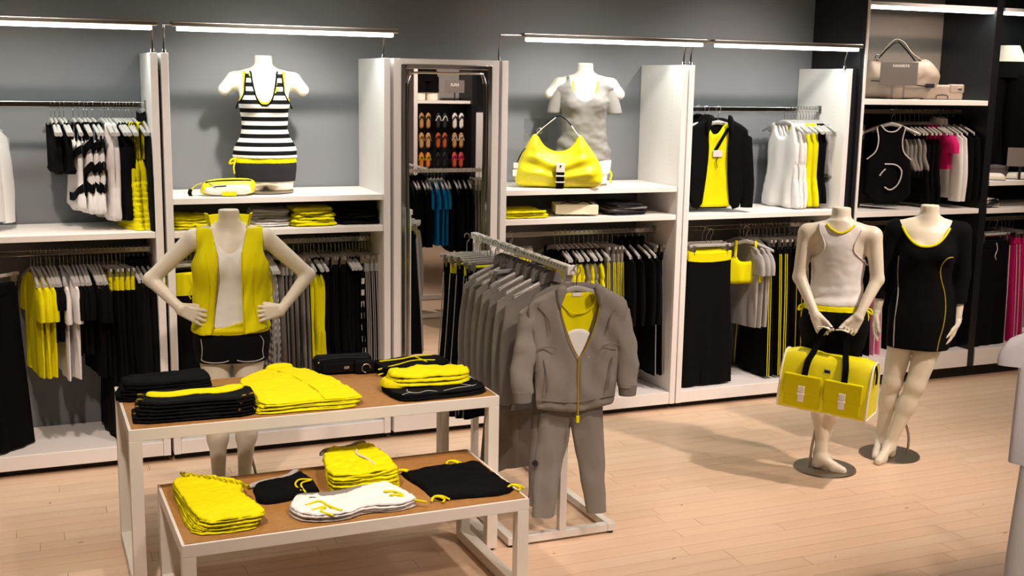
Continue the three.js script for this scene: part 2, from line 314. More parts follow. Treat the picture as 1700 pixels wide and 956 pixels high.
// ---------------------------------------------------------------- black bay at the right
{
  const u = thing('black_display_bay', 'tall black display bay with white shelf edges and hanging rails', 'shelving unit', [0, 0, 0]);
  const H = 2.9;
  const sp = part(u, 'side_panel', bx(4.715, 4.762, .1, H, ZB + .005, -.012), M.lacquerB);
  part(sp, 'edge_strip', bx(4.745, 4.765, .1, H, -.0115, 0, .002), M.shelfEdge);
  part(u, 'filler_post', bx(4.66, 4.7145, .045, 2.3, -.3, -.03), M.lacquerB);
  part(u, 'side_panel', bx(5.9, 5.965, .1, H, ZB + .005, -.012), M.lacquerB);
  part(u, 'back_panel', bx(4.763, 5.899, 2.09, H, ZB + .004, ZB + .02), std('#75685f', .6));
  part(u, 'back_panel', bx(4.763, 5.899, .24, 2.05, ZB + .004, ZB + .02), M.lacquerB);
  for (const y of [2.095, 1.305]) part(u, 'shelf', bx(4.766, 5.885, y - .036, y, ZB + .021, -.005, .002), M.shelfEdge);
  for (const y of [2.02, 1.2]) part(u, 'hanging_rail', bx(4.764, 5.898, y - .03, y, -.287, -.273, .003), M.chromeDull);
  part(u, 'base_deck', bx(4.766, 5.899, .1, .23, ZB + .01, -.004, .003), M.lacquer);
  part(u, 'kick_plate', bx(4.72, 5.96, .001, .0995, ZB + .02, -.09), M.dark);
  const cn = part(u, 'canopy', bx(4.715, 5.965, H, H + .06, ZB + .005, 0), M.lacquerB);
  const lb = part(u, 'canopy_light_housing', bx(4.77, 5.89, 2.735, 2.76, -.08, .0, .003), M.lacquer);
  part(lb, 'canopy_diffuser', bx(4.79, 5.87, 2.715, 2.7345, -.075, -.005), M.tubeGlow);
  const L = new THREE.RectAreaLight('#f4fff8', BAR_NITS * .8, 1.06, .06); L.name = 'canopy_glow'; L.position.set(5.33, 2.7125, -.04); L.rotation.x = -Math.PI / 2; L.castShadow = true; u.add(L);
  const v = thing('black_display_bay', 'black display bay with shoes at the right edge', 'shelving unit', [0, 0, 0]);
  part(v, 'side_panel', bx(6.86, 6.92, .1, H - .001, ZB + .005, -.012), M.lacquerB);
  part(v, 'canopy', bx(5.967, 6.92, H, H + .06, ZB + .005, 0), M.lacquerB);
  const lb2 = part(v, 'canopy_light_housing', bx(5.97, 6.85, 2.735, 2.76, -.08, .0, .003), M.lacquer);
  part(lb2, 'canopy_diffuser', bx(5.99, 6.83, 2.715, 2.7345, -.075, -.005), M.tubeGlow);
  const L2 = new THREE.RectAreaLight('#f4fff8', BAR_NITS * .8, .82, .06); L2.name = 'canopy_glow'; L2.position.set(6.41, 2.7125, -.04); L2.rotation.x = -Math.PI / 2; L2.castShadow = true; v.add(L2);
  part(v, 'back_panel', bx(5.966, 6.859, .24, H - .001, ZB + .004, ZB + .02), M.lacquerB);
  for (const y of [1.507, 1.3]) part(v, 'shelf', bx(5.967, 6.858, y - .036, y, ZB + .021, -.005, .002), M.shelfEdge);
  part(v, 'hanging_rail', bx(5.966, 6.859, 1.17, 1.2, -.287, -.273, .003), M.chromeDull);
  part(v, 'base_deck', bx(5.967, 6.858, .1, .23, ZB + .01, -.004, .003), M.lacquer);
  part(v, 'kick_plate', bx(5.967, 6.9, .001, .0995, ZB + .02, -.09), M.dark);
}
// ---------------------------------------------------------------- ceiling spotlights
M.bulb = std('#ffffff', .4, { emissive: '#ffe9cf', emissiveIntensity: 5 });
SPOTS.forEach(([x, z, tx, ty, tz, cd, an, tint], i) => {
  const s = thing('ceiling_spotlight', 'white ceiling track spotlight ' + SPOT_LABELS[i], 'spotlight', [x, SPOT_Y, z], 0, 'ceiling track spotlights');
  const d = V(tx - x, ty - SPOT_Y, tz - z).normalize(), e = [d.x * .1, d.y * .1, d.z * .1];
  part(s, 'stem', cyl([0, .02, 0], [0, CH - SPOT_Y, 0], .012), M.lacquer);
  part(s, 'lamp_head', cyl([-e[0] * .9, -e[1] * .9, -e[2] * .9], e, .05, .06, 20), M.lacquer);
  part(s, 'bulb', cyl([e[0] * 1.01, e[1] * 1.01, e[2] * 1.01], [e[0] * 1.06, e[1] * 1.06, e[2] * 1.06], .05, .05, 20), M.bulb);
  const L = new THREE.SpotLight(tint, cd, 0, an, .7, 2); L.name = 'spot_beam'; L.position.set(e[0] * 1.15, e[1] * 1.15, e[2] * 1.15); L.shadow.radius = 3.5; L.castShadow = true;
  L.target.position.set(tx - x, ty - SPOT_Y, tz - z); L.target.name = 'spot_aim'; s.add(L); s.add(L.target);
});
// ---------------------------------------------------------------- hangers and hanging clothes (origin: where the hook meets the rail)
const cache = {};
const memo = (k, f) => cache[k] || (cache[k] = f());
const hookGeo = memo('hook', () => tube([[0, -.1, 0], [0, -.06, 0], [.003, -.042, 0], [.015, -.028, 0], [.015, -.006, 0], [0, .0065, 0], [-.014, -.002, 0], [-.0145, -.016, 0]], .0024, 6, 26));
function armGeo(hw = .2) {
  return memo('arm' + hw, () => {
    const rings = [];
    for (let i = 0; i <= 16; i++) {
      const x = lerp(-hw, hw, i / 16), a = Math.abs(x) / hw, y = -.1 - .07 * a ** 1.35, h = lerp(.015, .0115, a), t = lerp(.006, .0125, a), q = [];
      for (let j = 0; j < 8; j++) { const th = j / 8 * Math.PI * 2; q.push(V(x, y + Math.cos(th) * h, Math.sin(th) * t - .006 * a * a)); }
      rings.push(q);
    }
    return loft(rings);
  });
}
function addHanger(kind, pos, turn, label, group, hw) {
  const h = thing(kind === 'clip' ? 'clip_hanger' : 'clothes_hanger', label, 'hanger', pos, turn, group);
  part(h, 'hook', hookGeo, M.chrome);
  if (kind === 'clip') {
    part(h, 'bar', memo('clipbar', () => bx(-.165, .165, -.118, -.097, -.0065, .0065, .006)), M.hanger);
    for (const s of [-1, 1]) part(h, 'clip', memo('clip' + s, () => merge([bx(s * .13 - .011, s * .13 + .011, -.15, -.1, -.012, .012, .003), bx(s * .13 - .004, s * .13 + .004, -.17, -.15, -.014, .014, .003)])), M.chromeDull);
  } else part(h, 'shoulder_bar', armGeo(hw), M.hanger);
  return h;
}
// torso of a hanging garment: a soft flat tube from the shoulder line down to the hem
function hangBody({ sw = .2, hw = .21, len = .55, T = .013, slope = .36, neck = .065, drop = .03, fold = .007, seed = 1, waist = 0, top = -.088, vs = 16, n = 30 }) {
  const rings = [];
  for (let i = 0; i <= vs; i++) {
    const v = i / vs, W = lerp(sw, hw, sstep(0, 1, v)) - waist * Math.sin(Math.PI * v), t = lerp(.006, T, sstep(0, .35, v)), q = [];
    for (let j = 0; j < n; j++) {
      const th = j / n * Math.PI * 2, c = Math.cos(th), s = Math.sin(th), x = Math.sign(c) * Math.abs(c) ** .75 * W, z = Math.sign(s) * Math.abs(s) ** .6 * t;
      const yt = top - slope * Math.abs(x) * (sw / W) - (Math.abs(x) < neck ? drop * (1 - (x / neck) ** 2) : 0);
      const w = fold * (.25 + v) * (noise(x * 16 + seed * 3.1, v * 1.4 + seed, s > 0 ? .2 : .6) + .6 * Math.sin(x * 38 + seed * 2 + v * 1.5)) ;
      q.push(V(x, lerp(yt, top - len + .012 * noise(x * 7 + seed, seed * 1.7), v), z + w));
    }
    rings.push(q);
  }
  return loft(rings, false, true);
}
function hangSleeve(side, { sw = .2, len = .5, r = .06, r1 = .045, T = .016, slope = .36, out = .035, seed = 1, top = -.088 }) {
  const rings = [], N = Math.max(6, Math.round(len / .045)), y0 = top - slope * (sw - .03);
  for (let i = 0; i <= N; i++) {
    const v = i / N, x = side * (sw - .035 + out * Math.sin(Math.min(1, v * 1.25) * Math.PI / 2)), y = y0 - .01 - len * v;
    const q = ellRing(x, y, 0, lerp(r, r1, v), lerp(.008, T, sstep(0, .3, v)), 14, .8, (xx) => side * -xx * .55 * (1 - v));
    for (const p of q) p.z += .006 * noise(v * 5 * len + seed, p.x * 14, seed);
    rings.push(q);
  }
  return loft(rings, true, true);
}
const strapLoop = (x, y0, T, w = .016, topY) => { const ty = topY ?? (-.083 - .07 * (Math.abs(x) / .2) ** 1.35); return ribbon([[x, y0, T], [x * .98, (y0 + ty) / 2, T * .9 + .002], [x * .96, ty - .006, .013], [x * .96, ty + .002, 0], [x * .96, ty - .006, -.013], [x * .98, (y0 + ty) / 2, -T * .9 - .002], [x, y0, -T]], [1, 0, .0], w, .003, 18); };
const edgeLine = (x, y0, y1, dx = 0, r = .0028, z = 0) => tube([[x, y0, z], [x + dx * .4, lerp(y0, y1, .35), z + .002], [x + dx * .8, lerp(y0, y1, .7), z - .002], [x + dx, y1, z]], r, 5, 10);
// kinds of hanging garment; o: colours and sizes, sd: variant
const KINDS = {
  tee(g, o, sd) {
    const p = { sw: o.sw || .2, hw: o.hw || .2, len: o.len || .55, T: o.T || .014, seed: sd, fold: o.fold ?? .007 };
    part(g, 'shirt', memo('tee' + JSON.stringify(p) + (o.sl || .16) + (o.sr || .07), () => merge([hangBody(p), ...[-1, 1].map(s => hangSleeve(s, { ...p, len: o.sl || .16, r: o.sr || .07, r1: (o.sr || .07) * .95, T: .02 }))])), M[o.c]);
    if (o.trim) part(g, 'neck_trim', memo('ntrim', () => tube([[-.068, -.108, 0], [-.04, -.112, .012], [0, -.12, .014], [.04, -.112, .012], [.068, -.108, 0]], .005, 6)), M[o.trim]);
    if (o.sequin) { const a = mulberry(31 + sd), q = []; for (let i = 0; i < 70; i++) { const s = a() < .75 ? -1 : 1; q.push(place(new THREE.OctahedronGeometry(.0042, 0), [s * (.13 + a() * .1), -.16 - a() * .2, (a() < .5 ? 1 : -1) * (.014 + .006 * a())])); } const m = part(g, 'sequins', q, M.chrome); m.userData.kind = 'stuff'; }
  },
  jacket(g, o, sd) {
    const p = { sw: o.sw || .205, hw: o.hw || .215, len: o.len || .6, T: o.T || .016, seed: sd, waist: .012, drop: .0 };
    part(g, 'jacket_body', memo('jk' + JSON.stringify(p), () => hangBody(p)), M[o.c]);
    for (const s of [-1, 1]) {
      const sl = part(g, 'sleeve', memo('js' + JSON.stringify(p) + s + (o.sl || .52), () => hangSleeve(s, { ...p, len: o.sl || .52, r: .075, r1: .05, T: .022, out: .045 })), M[o.c]);
      if (o.line) part(sl, 'sleeve_piping', memo('jl' + s + (o.sl || .52), () => edgeLine(s * .25, -.2, -.18 - (o.sl || .52), -s * .015, .003, .004)), M[o.line]);
    }
    part(g, 'collar', memo('jcol', () => { const r = []; for (let i = 0; i <= 3; i++) r.push(ellRing(0, -.1 + i * .017, 0, .068 - i * .004, .022, 16, .9, x => -.3 * Math.abs(x))); return loft(r, false, false); }), M[o.c2 || o.c]);
  },
  tank(g, o, sd) {
    const y0 = o.y0 || -.2, hem = -.088 - (o.len || .5), hw = o.hw || .185, sx = o.sx || .1, st = (o.stw || .034) / 2, thin = o.strap || st < .015, ah = Math.max(y0 - .075, hem + .05), wv = o.waist ?? .012;
    const key = 'tk' + [y0, hem, hw, sx, st, thin, wv, sd].join();
    const geo = memo(key, () => {
      const H = thin
        ? [[sx + .012, y0 - .004], [sx + .03, y0 - .03], [.15, ah]] : [[sx - st, -.105], [sx + st, -.112], [sx + st + .002, (y0 - .1) / 2], [sx + st + .012, y0], [.155, ah]];
      const N = thin ? [[0, y0 - .045], [.045, y0 - .04], [sx - .012, y0 - .004]] : [[0, y0 - .012], [.04, y0 + .002], [sx - st - .01, (y0 - .09) / 2]];
      const right = [...N, ...H, [.155 - wv, lerp(ah, hem, .4)], [hw - .006, lerp(ah, hem, .8)], [hw, hem + .02], [hw, hem + .004], [hw - .012, hem]], mid = [[hw * .5, hem - .004], [0, hem + .002], [-hw * .5, hem - .004]];
      const poly = [...right, ...mid, ...right.slice(1).reverse().map(([x, y]) => [-x, y])];
      return puff(soft(poly, 1), { cell: .0145, t: o.T || .014, edge: .02, wave: (x, y, e) => (.25 + sstep(-.15, hem, y)) * (.011 * noise(x * 11 + sd * 3, y * 3.5, sd) + .006 * Math.sin(x * 42 + sd * 2 + y * 4)) });
    });
    part(g, 'top_body', geo, M[o.c]);
    if (thin) for (const s of [-1, 1]) part(g, 'strap', memo('ts' + s + y0 + sx + st, () => strapLoop(s * sx, y0 - .012, .012, st * 2)), M[o.strap || o.c]);
    if (o.band) part(g, 'hem_band', memo('tband' + hem + hw, () => loft([0, 1, 2].map(i => ellRing(0, hem + .004 - i * .022, 0, hw * .99 + .001, .021, 20, .75)), true, true)), M[o.band]);
    if (o.block) for (const [yy, dx] of o.block) part(g, 'black_block', memo('tb' + yy + dx, () => merge([-1, 1].map(f => ribbon([[-.172, yy, f * .002], [-.14, yy - .03 * dx, f * .021], [-.05, yy - .08 * dx, f * .025], [.06, yy - .09 * dx, f * .025]], [0, 1, 0], .045, .004, 8)))), M.black);
    if (o.ruche) part(g, 'ruched_hem', memo('ruche' + sd, () => { const rr = []; for (let i = 0; i <= 26; i++) { const v = i / 26, b = .012 * Math.abs(Math.sin(i * 1.15)); rr.push(ellRing(0, hem + .24 - .265 * v, 0, lerp(.15, .19, v) + b, .022 + .012 * v + b * .6, 24, .8).map((q, k) => q.add(V(.006 * noise(k * .9, i * .5, sd), 0, .012 * noise(k * .7 + sd, i * .6, 3))))); } return loft(rr, true, true); }), M[o.c]);
  },
  pants(g, o, sd) {
    const len = o.len || .95, T = o.T || .015, w = o.w || .15, lw = o.lw || .095, hw = o.hw || .115;
    part(g, 'waistband', memo('pw' + w + (o.bandH || .05), () => { const r = []; for (let i = 0; i <= 3; i++) r.push(ellRing(0, -.148 - (o.bandH || .05) * i / 3, 0, w + .002, .0165, 20, .7, (x, z) => -.012 * (1 - (x / w) ** 2) * (z > 0 ? 1 : .2))); return loft(r, true, true); }), M[o.band || o.c]);
    for (const s of [-1, 1]) {
      const leg = part(g, 'leg', memo('pl' + [s, len, T, w, lw, hw, sd].join(), () => {
        const r = []; for (let i = 0; i <= 18; i++) {
          const v = i / 18, W = lerp(lw, hw, v * v) - .012 * Math.sin(v * Math.PI) * (hw < .12 ? 1 : 0), cx = s * lerp(w - lw, (o.gap ?? .085), sstep(0, .8, v));
          const q = ellRing(cx, -.19 - (len - .045) * v, 0, W, lerp(.012, T, sstep(0, .3, v)), 22, .75);
          for (const p of q) { p.z += .009 * v * noise(p.x * 13 + sd, v * 2 + s, sd * 1.9) + .006 * (.3 + v) * Math.sin(p.x * 40 + sd + s); if (v === 1) p.y += .01 * noise(p.x * 9, sd); }
          r.push(q);
        } return loft(r, true, true);
      }), M[o.c]);
      if (o.line) for (const f of o.lines || [0]) part(leg, 'piping', memo('pp' + [s, len, w, hw, f, o.gap].join(), () => edgeLine(s * (w + .001), -.2, -.145 - len, s * ((o.gap ?? .085) + hw - w - .001), .0034, f)), M[o.line]);
      if (o.check) part(leg, 'checker_trim', memo('pc' + s + len, () => ribbon([[s * (w + .003), -.2, 0], [s * (w - .004 + .003), -.5, 0], [s * ((o.gap ?? .085) + hw + .003), -.145 - len, 0]], [0, 0, 1], .02, .003, 14)), M.checker);
    }
    if (o.tie) part(g, 'drawstring', memo('tie', () => tube([[0, -.17, .02], [.012, -.22, .024], [-.006, -.27, .023], [.006, -.3, .024]], .0035, 5)), M[o.tie]);
  },
};
M.checker = fabric('#ffffff', .85, { map: dataTex(64, (u, v) => (v < .5) ? [14, 14, 15] : [226, 222, 220]) }); M.checker.map.repeat.set(10, 14);
M.plaid = fabric('#ffffff', .85, { map: dataTex(64, (u, v) => { const a = (u < .5) + (v < .5); return [[232, 228, 226], [150, 146, 145], [86, 84, 85]][a]; }) }); M.plaid.map.repeat.set(24, 24);
M.stripeTop = fabric('#ffffff', .85, { map: dataTex(64, (u, v) => v < .5 ? [18, 18, 19] : [232, 229, 225]) });
M.greyStripe = fabric('#ffffff', .88, { map: dataTex(64, (u, v) => v < .4 ? [120, 116, 112] : [150, 145, 141]) }); M.greyStripe.map.repeat.set(30, 30);
const ORD = ['leftmost', 'second', 'third', 'fourth', 'fifth', 'sixth', 'seventh', 'eighth', 'ninth', 'tenth', 'eleventh', 'twelfth', 'thirteenth', 'fourteenth', 'fifteenth', 'sixteenth', 'seventeenth', 'eighteenth', 'nineteenth', 'twentieth', 'twenty-first', 'twenty-second', 'twenty-third', 'twenty-fourth', 'twenty-fifth', 'twenty-sixth', 'twenty-seventh', 'twenty-eighth', 'twenty-ninth', 'thirtieth', 'thirty-first', 'thirty-second', 'thirty-third', 'thirty-fourth', 'thirty-fifth', 'thirty-sixth', 'thirty-seventh', 'thirty-eighth'];
const ordFrom = (i) => i === 0 ? 'leftmost' : ORD[i] + ' from left';
let gseed = 3;
// items on one rail: [offset along the rail, kind, options, name, description, (turn), (hook height change)]
function fillRail(where, group, y, z, along, items) {
  items.forEach(([x, kind, o, name, desc, turn, fwd], i) => {
    const isWall = along === 'x', jit = R(-.09, .09) + (isWall ? (x < 2 ? .2 : .08) : 0), tn = (turn ?? (isWall ? Math.PI / 2 : 0)) + (turn === undefined ? jit : 0);
    const pos = isWall ? [x, y, z + (fwd || 0)] : [z + (fwd || 0), y, x];
    const g = thing(name, `${desc}, ${ordFrom(i)} on ${where}`, o.cat || ({ tee: 'top', tank: 'top', jacket: 'jacket', pants: 'trousers' })[kind], pos, tn, group);
    KINDS[kind](g, o, 1 + (i * 7 + gseed) % 3);
    addHanger(kind === 'pants' ? 'clip' : 'arm', pos, tn, `${kind === 'pants' ? 'grey clip hanger' : 'grey hanger'} with hook, ${ordFrom(i)} on ${where}`, 'hangers, ' + where, o.ah);
  });
  gseed += 2;
}
const rep = (xs, ...r) => xs.map(x => [x, ...r]);
// ---- far left unit, upper rail
fillRail('upper far left rail', 'clothes on the upper far left rail', 2.03, -.28, 'x', [
  [-.86, 'jacket', { c: 'white', sl: .5, len: .56, line: 'lgrey' }, 'zip_jacket', 'white zip jacket with grey sleeve piping', 1.0, .14],
  ...rep([-.503, -.482, -.458, -.436], 'tank', { c: 'black', len: .3, y0: -.2, hw: .17 }, 'crop_top', 'black strappy crop top'),
  ...rep([-.388], 'tank', { c: 'white', strap: 'black', len: .5, block: [[-.25, .6], [-.46, .7]] }, 'tank_top', 'black and white tank top'),
  ...rep([-.359, -.333, -.315, -.287], 'tank', { c: 'white', strap: 'black', len: .52, block: [[-.22, 1], [-.34, 1], [-.47, -.6]] }, 'tank_top', 'white tank top with black bands'),
  ...rep([-.242, -.221, -.203], 'tank', { c: 'white2', len: .56 }, 'tank_top', 'plain off-white tank top'),
  ...rep([-.178, -.164, -.147, -.13], 'tank', { c: 'black', len: .56 }, 'tank_top', 'plain black tank top'),
  ...rep([-.112, -.094, -.075], 'tank', { c: 'yellow', strap: 'yellow2', len: .585, y0: -.3, stw: .05, ruche: 1 }, 'ruched_top', 'yellow top with ruched hem'),
  [-.03, 'jacket', { c: 'black', line: 'gold', len: .62, sl: .56 }, 'zip_jacket', 'black jacket with gold sleeve piping'],
]);
// ---- far left unit, lower rail
fillRail('lower far left rail', 'clothes on the lower far left rail', 1.213, -.28, 'x', [
  [-.83, 'pants', { c: 'black', len: .93, hw: .13 }, 'wide_trousers', 'black wide trousers facing out', .75, .2],
  ...rep([-.645, -.628, -.61, -.593], 'tee', { c: 'yellow', len: .6, sl: .2, sr: .075, T: .012 }, 'puff_sleeve_top', 'long yellow puff-sleeve top'),
  ...rep([-.565, -.545, -.525], 'tee', { c: 'black', len: .4, sl: .14 }, 'tee_shirt', 'short black tee'),
  ...rep([-.495, -.475, -.455], 'tee', { c: 'white', len: .62, sl: .22, T: .011 }, 'puff_sleeve_top', 'long white puff-sleeve top'),
  ...rep([-.43, -.41, -.39, -.37, -.35], 'tee', { c: 'black', len: .48, sl: .2, sr: .08 }, 'tee_shirt', 'plain black tee'),
  ...rep([-.33, -.31, -.29], 'tee', { c: 'black', len: .62, sl: .22, sequin: 1, sr: .08 }, 'sequin_top', 'black top with sequinned sleeves'),
  ...rep([-.262, -.24, -.218, -.196, -.172, -.15], 'pants', { c: 'black', band: 'yellow', bandH: .075, len: .92, line: null }, 'sport_trousers', 'black trousers with yellow waistband'),
  ...rep([-.126, -.1, -.074, -.045], 'jacket', { c: 'black2', len: .66, sl: .58 }, 'zip_jacket', 'plain black jacket'),
]);
// ---- unit with the striped torso
fillRail('rail under striped torso', 'clothes on the rail under the striped torso', 1.228, -.28, 'x', [
  [.175, 'pants', { c: 'black', band: 'yellow', bandH: .12, line: 'piping', len: .93, tie: 'yellow', w: .13 }, 'sport_trousers', 'black trousers with rolled yellow waistband', .25, .17],
  [.21, 'pants', { c: 'black', len: .93, line: 'piping', w: .13 }, 'sport_trousers', 'black trousers with grey piping', .3, .06],
  ...rep([.60, .615, .63], 'tank', { c: 'yellow', len: .3, hw: .16 }, 'sports_bra_top', 'yellow strappy bra top'),
  ...rep([.645, .665], 'tank', { c: 'plaid', len: .7, hw: .17 }, 'check_top', 'grey and white checked long top'),
  ...rep([.69, .72, .75, .785, .82, .85], 'pants', { c: 'grey', len: 1.0, line: 'black' }, 'sweat_trousers', 'grey sweat trousers with black stripe'),
  ...rep([.885, .905, .925, .945], 'tank', { c: 'yellow', strap: 'black', len: .63, hw: .165, stw: .02 }, 'long_tank_top', 'yellow tank top with black straps'),
  ...rep([.975, 1.0, 1.025, 1.05, 1.075], 'pants', { c: 'black', len: 1.0 }, 'sport_trousers', 'plain black trousers'),
  ...rep([1.1, 1.12, 1.145, 1.165], 'tank', { c: 'black', len: .62, hw: .17 }, 'long_tank_top', 'black tank top'),
  ...rep([1.185], 'pants', { c: 'black', len: .68, check: 1, hw: .1 }, 'sport_trousers', 'black trousers with white block trim'),
  ...rep([1.205, 1.225, 1.245, 1.265, 1.282], 'pants', { c: 'black', len: 1.0, line: 'piping', lines: [-.006, .006], band: 'lgrey' }, 'sport_trousers', 'black trousers with grey stripes'),
]);
// ---- unit with the yellow handbag
fillRail('rail under yellow handbag', 'clothes on the rail under the yellow handbag', 1.214, -.28, 'x', [
  ...rep([2.16, 2.2, 2.24], 'pants', { c: 'black', band: 'yellow2', len: .9 }, 'sport_trousers', 'black trousers hung on grey bar', .1, .05).map((r, k) => { r[6] = .18 - .1 * k; return r; }),
  ...rep([2.55, 2.585, 2.62, 2.655], 'tank', { c: 'yellow', strap: 'black', len: .36, hw: .17 }, 'tank_top', 'yellow tank top with black straps'),
  ...rep([2.69, 2.725, 2.76, 2.795, 2.83], 'tank', { c: 'grey', strap: 'charcoal', len: .36, hw: .175, band: 'grey2' }, 'tank_top', 'grey crop top').map((r, k) => { r[2] = { ...r[2], c: k % 2 ? 'grey' : 'yellow', band: 'grey', len: .33 }; if (!(k % 2)) r[4] = 'yellow crop top with grey hem'; return r; }),
  ...rep([2.87, 2.905, 2.94, 2.975], 'pants', { c: 'grey', len: .86, line: 'yellow', lines: [-.007, .007] }, 'sweat_trousers', 'grey trousers with yellow side stripes'),
  ...rep([3.02, 3.075, 3.13, 3.18], 'jacket', { c: 'black', len: .5, sl: .46, T: .02 }, 'zip_jacket', 'black cropped jacket'),
  ...rep([3.23, 3.26], 'pants', { c: 'black', len: .84, line: 'piping' }, 'sport_trousers', 'black trousers with pale piping'),
]);
// ---- unit beside the black bay, upper rail
fillRail('upper rail beside black bay', 'clothes on the upper rail beside the black bay', 2.03, -.28, 'x', [
  [3.645, 'jacket', { c: 'black', len: .56, sl: .5 }, 'zip_jacket', 'black jacket nearest the wall', -.05, -.07], [3.65, 'jacket', { c: 'black', len: .56, sl: .5, line: 'yellow' }, 'zip_jacket', 'black jacket behind the open one', -.12, .03],
  ...rep([4.305, 4.332, 4.36, 4.388], 'tank', { c: 'white', len: .61, hw: .19, stw: .05, sw: .16 }, 'tank_top', 'white tank top'),
  ...rep([4.415, 4.44, 4.465, 4.49], 'tank', { c: 'yellow', len: .6, hw: .185, stw: .045 }, 'tank_top', 'bright yellow tank top'),
  ...rep([4.515, 4.54, 4.562], 'tank', { c: 'black', len: .58, hw: .185, stw: .045 }, 'tank_top', 'black tank top'),
  ...rep([4.582, 4.6], 'tank', { c: 'lgrey', len: .4, hw: .18 }, 'tank_top', 'pale grey tank top'),
]);
// ---- unit beside the black bay, lower rail
fillRail('lower rail beside black bay', 'clothes on the lower rail beside the black bay', 1.213, -.28, 'x', [
  [3.62, 'pants', { c: 'black', band: 'yellow', bandH: .06, len: .93, w: .17, lw: .115, hw: .135, gap: .085 }, 'wide_trousers', 'black wide trousers with yellow waistband facing out', 0, .2],
  [3.63, 'pants', { c: 'black', band: 'yellow', bandH: .06, len: .93, w: .17, lw: .115, hw: .13 }, 'wide_trousers', 'black wide trousers behind the front pair', .02, .13], [3.64, 'pants', { c: 'black', band: 'yellow2', len: .93, w: .17, lw: .115, hw: .13 }, 'wide_trousers', 'black wide trousers nearest the wall', -.03, .06],
  [3.95, 'tank', { c: 'yellow', len: .31, hw: .14, stw: .016, sx: .07 }, 'sports_bra_top', 'yellow strappy bra top', -.35, .13],
  ...rep([3.985, 4.015, 4.045, 4.075, 4.105], 'tee', { c: 'lgrey', len: .62, sl: .17, T: .013 }, 'tee_shirt', 'grey melange tee'),
  ...rep([4.14, 4.175, 4.21, 4.245, 4.28, 4.315], 'pants', { c: 'black', len: .92, band: 'black' }, 'sport_trousers', 'plain black trousers').map((r, k) => { if (k % 2 === 0) { r[2] = { ...r[2], line: 'yellow', lines: [-.008, .008] }; r[4] = 'black trousers with yellow side stripes'; } return r; }),
  ...rep([4.36, 4.4, 4.45, 4.5, 4.55], 'pants', { c: 'black', len: .92, line: 'gold' }, 'sport_trousers', 'black trousers with thin gold piping'),
]);
// ---- black bay, upper rail
fillRail('upper rail of black bay', 'clothes on the upper rail of the black bay', 2.02, -.28, 'x', [
  ...rep([4.97, 5.0, 5.03], 'tank', { c: 'black', strap: 'white2', len: .62, hw: .17, stw: .014 }, 'racerback_top', 'black racerback with white edging', .95, -.06),
  ...rep([5.28, 5.325, 5.37, 5.415, 5.46], 'tank', { c: 'grey', strap: 'black', len: .38, hw: .18, band: 'black' }, 'tank_top', 'grey and black layered top').map((r, k) => { r[2] = { ...r[2], len: .36 }; return r; }),
  ...rep([5.5, 5.535, 5.57], 'tank', { c: 'black', strap: 'pink', len: .6, hw: .18, stw: .04 }, 'tank_top', 'black top with pink straps'),
  ...rep([5.6, 5.63], 'tee', { c: 'pink', len: .34, sl: .15 }, 'tee_shirt', 'bright pink tee'),
  ...rep([5.67, 5.71], 'jacket', { c: 'white', len: .55, sl: .5, T: .02 }, 'zip_jacket', 'white long jacket'),
  ...rep([5.77, 5.83], 'jacket', { c: 'black', len: .56, sl: .5 }, 'zip_jacket', 'black jacket'),
]);
fillRail('lower rail of black bay', 'clothes on the lower rail of the black bay', 1.2, -.28, 'x', [
  ...rep([4.9, 4.95, 5.0], 'pants', { c: 'black', len: .93, hw: .13 }, 'sport_trousers', 'black trousers'),
  ...rep([5.06, 5.1], 'pants', { c: 'pink2', len: .93, line: 'white', hw: .12 }, 'sport_trousers', 'pale pink trousers'),
  ...rep([5.3, 5.36, 5.42, 5.48], 'pants', { c: 'black', len: .9, hw: .12 }, 'sport_trousers', 'plain black trousers'),
  [5.68, 'pants', { c: 'black', len: .94, w: .17, lw: .115, hw: .13 }, 'wide_trousers', 'black wide trousers facing out', .1, .18], [5.7, 'pants', { c: 'black', len: .94, w: .17, lw: .115, hw: .13 }, 'wide_trousers', 'black wide trousers behind', .1, .1],
]);
fillRail('rail at right edge', 'clothes on the rail at the right edge', 1.2, -.28, 'x', [
  [6.15, 'pants', { c: 'black', len: .93, w: .17, lw: .115, hw: .12, band: 'black', line: 'white', lines: [-.006, .006], tie: 'white' }, 'sport_trousers', 'black trousers with white side stripes', .1, .19],
  [6.17, 'pants', { c: 'black', len: .93, w: .17, lw: .115, hw: .12 }, 'sport_trousers', 'black trousers behind', .1, .1],
  ...rep([6.4, 6.44, 6.48, 6.52], 'pants', { c: 'pink', len: .82, line: 'white2' }, 'sport_trousers', 'bright pink trousers with white stripe'),
]);
// ---------------------------------------------------------------- mannequins: one skinned field per body, clothes follow the same field
const smin = (a, b, k) => { const h = clamp(.5 + .5 * (b - a) / k, 0, 1); return lerp(b, a, h) - k * h * (1 - h); };
function cone(p, a, b, ra, rb) {
  const bx_ = b[0] - a[0], by = b[1] - a[1], bz = b[2] - a[2], px = p[0] - a[0], py = p[1] - a[1], pz = p[2] - a[2];
  const t = clamp((px * bx_ + py * by + pz * bz) / (bx_ * bx_ + by * by + bz * bz), 0, 1);
  return Math.hypot(px - bx_ * t, py - by * t, pz - bz * t) - lerp(ra, rb, t);
}
const PROF = [[.74, .145, .098, -.004], [.84, .165, .116, -.012], [.90, .168, .119, -.014], [.97, .155, .107, -.008], [1.04, .137, .095, 0], [1.09, .129, .091, .002], [1.16, .132, .094, .004], [1.24, .142, .1, .006], [1.31, .15, .098, 0], [1.37, .148, .084, -.006], [1.41, .12, .066, -.012], [1.45, .07, .054, -.015]];
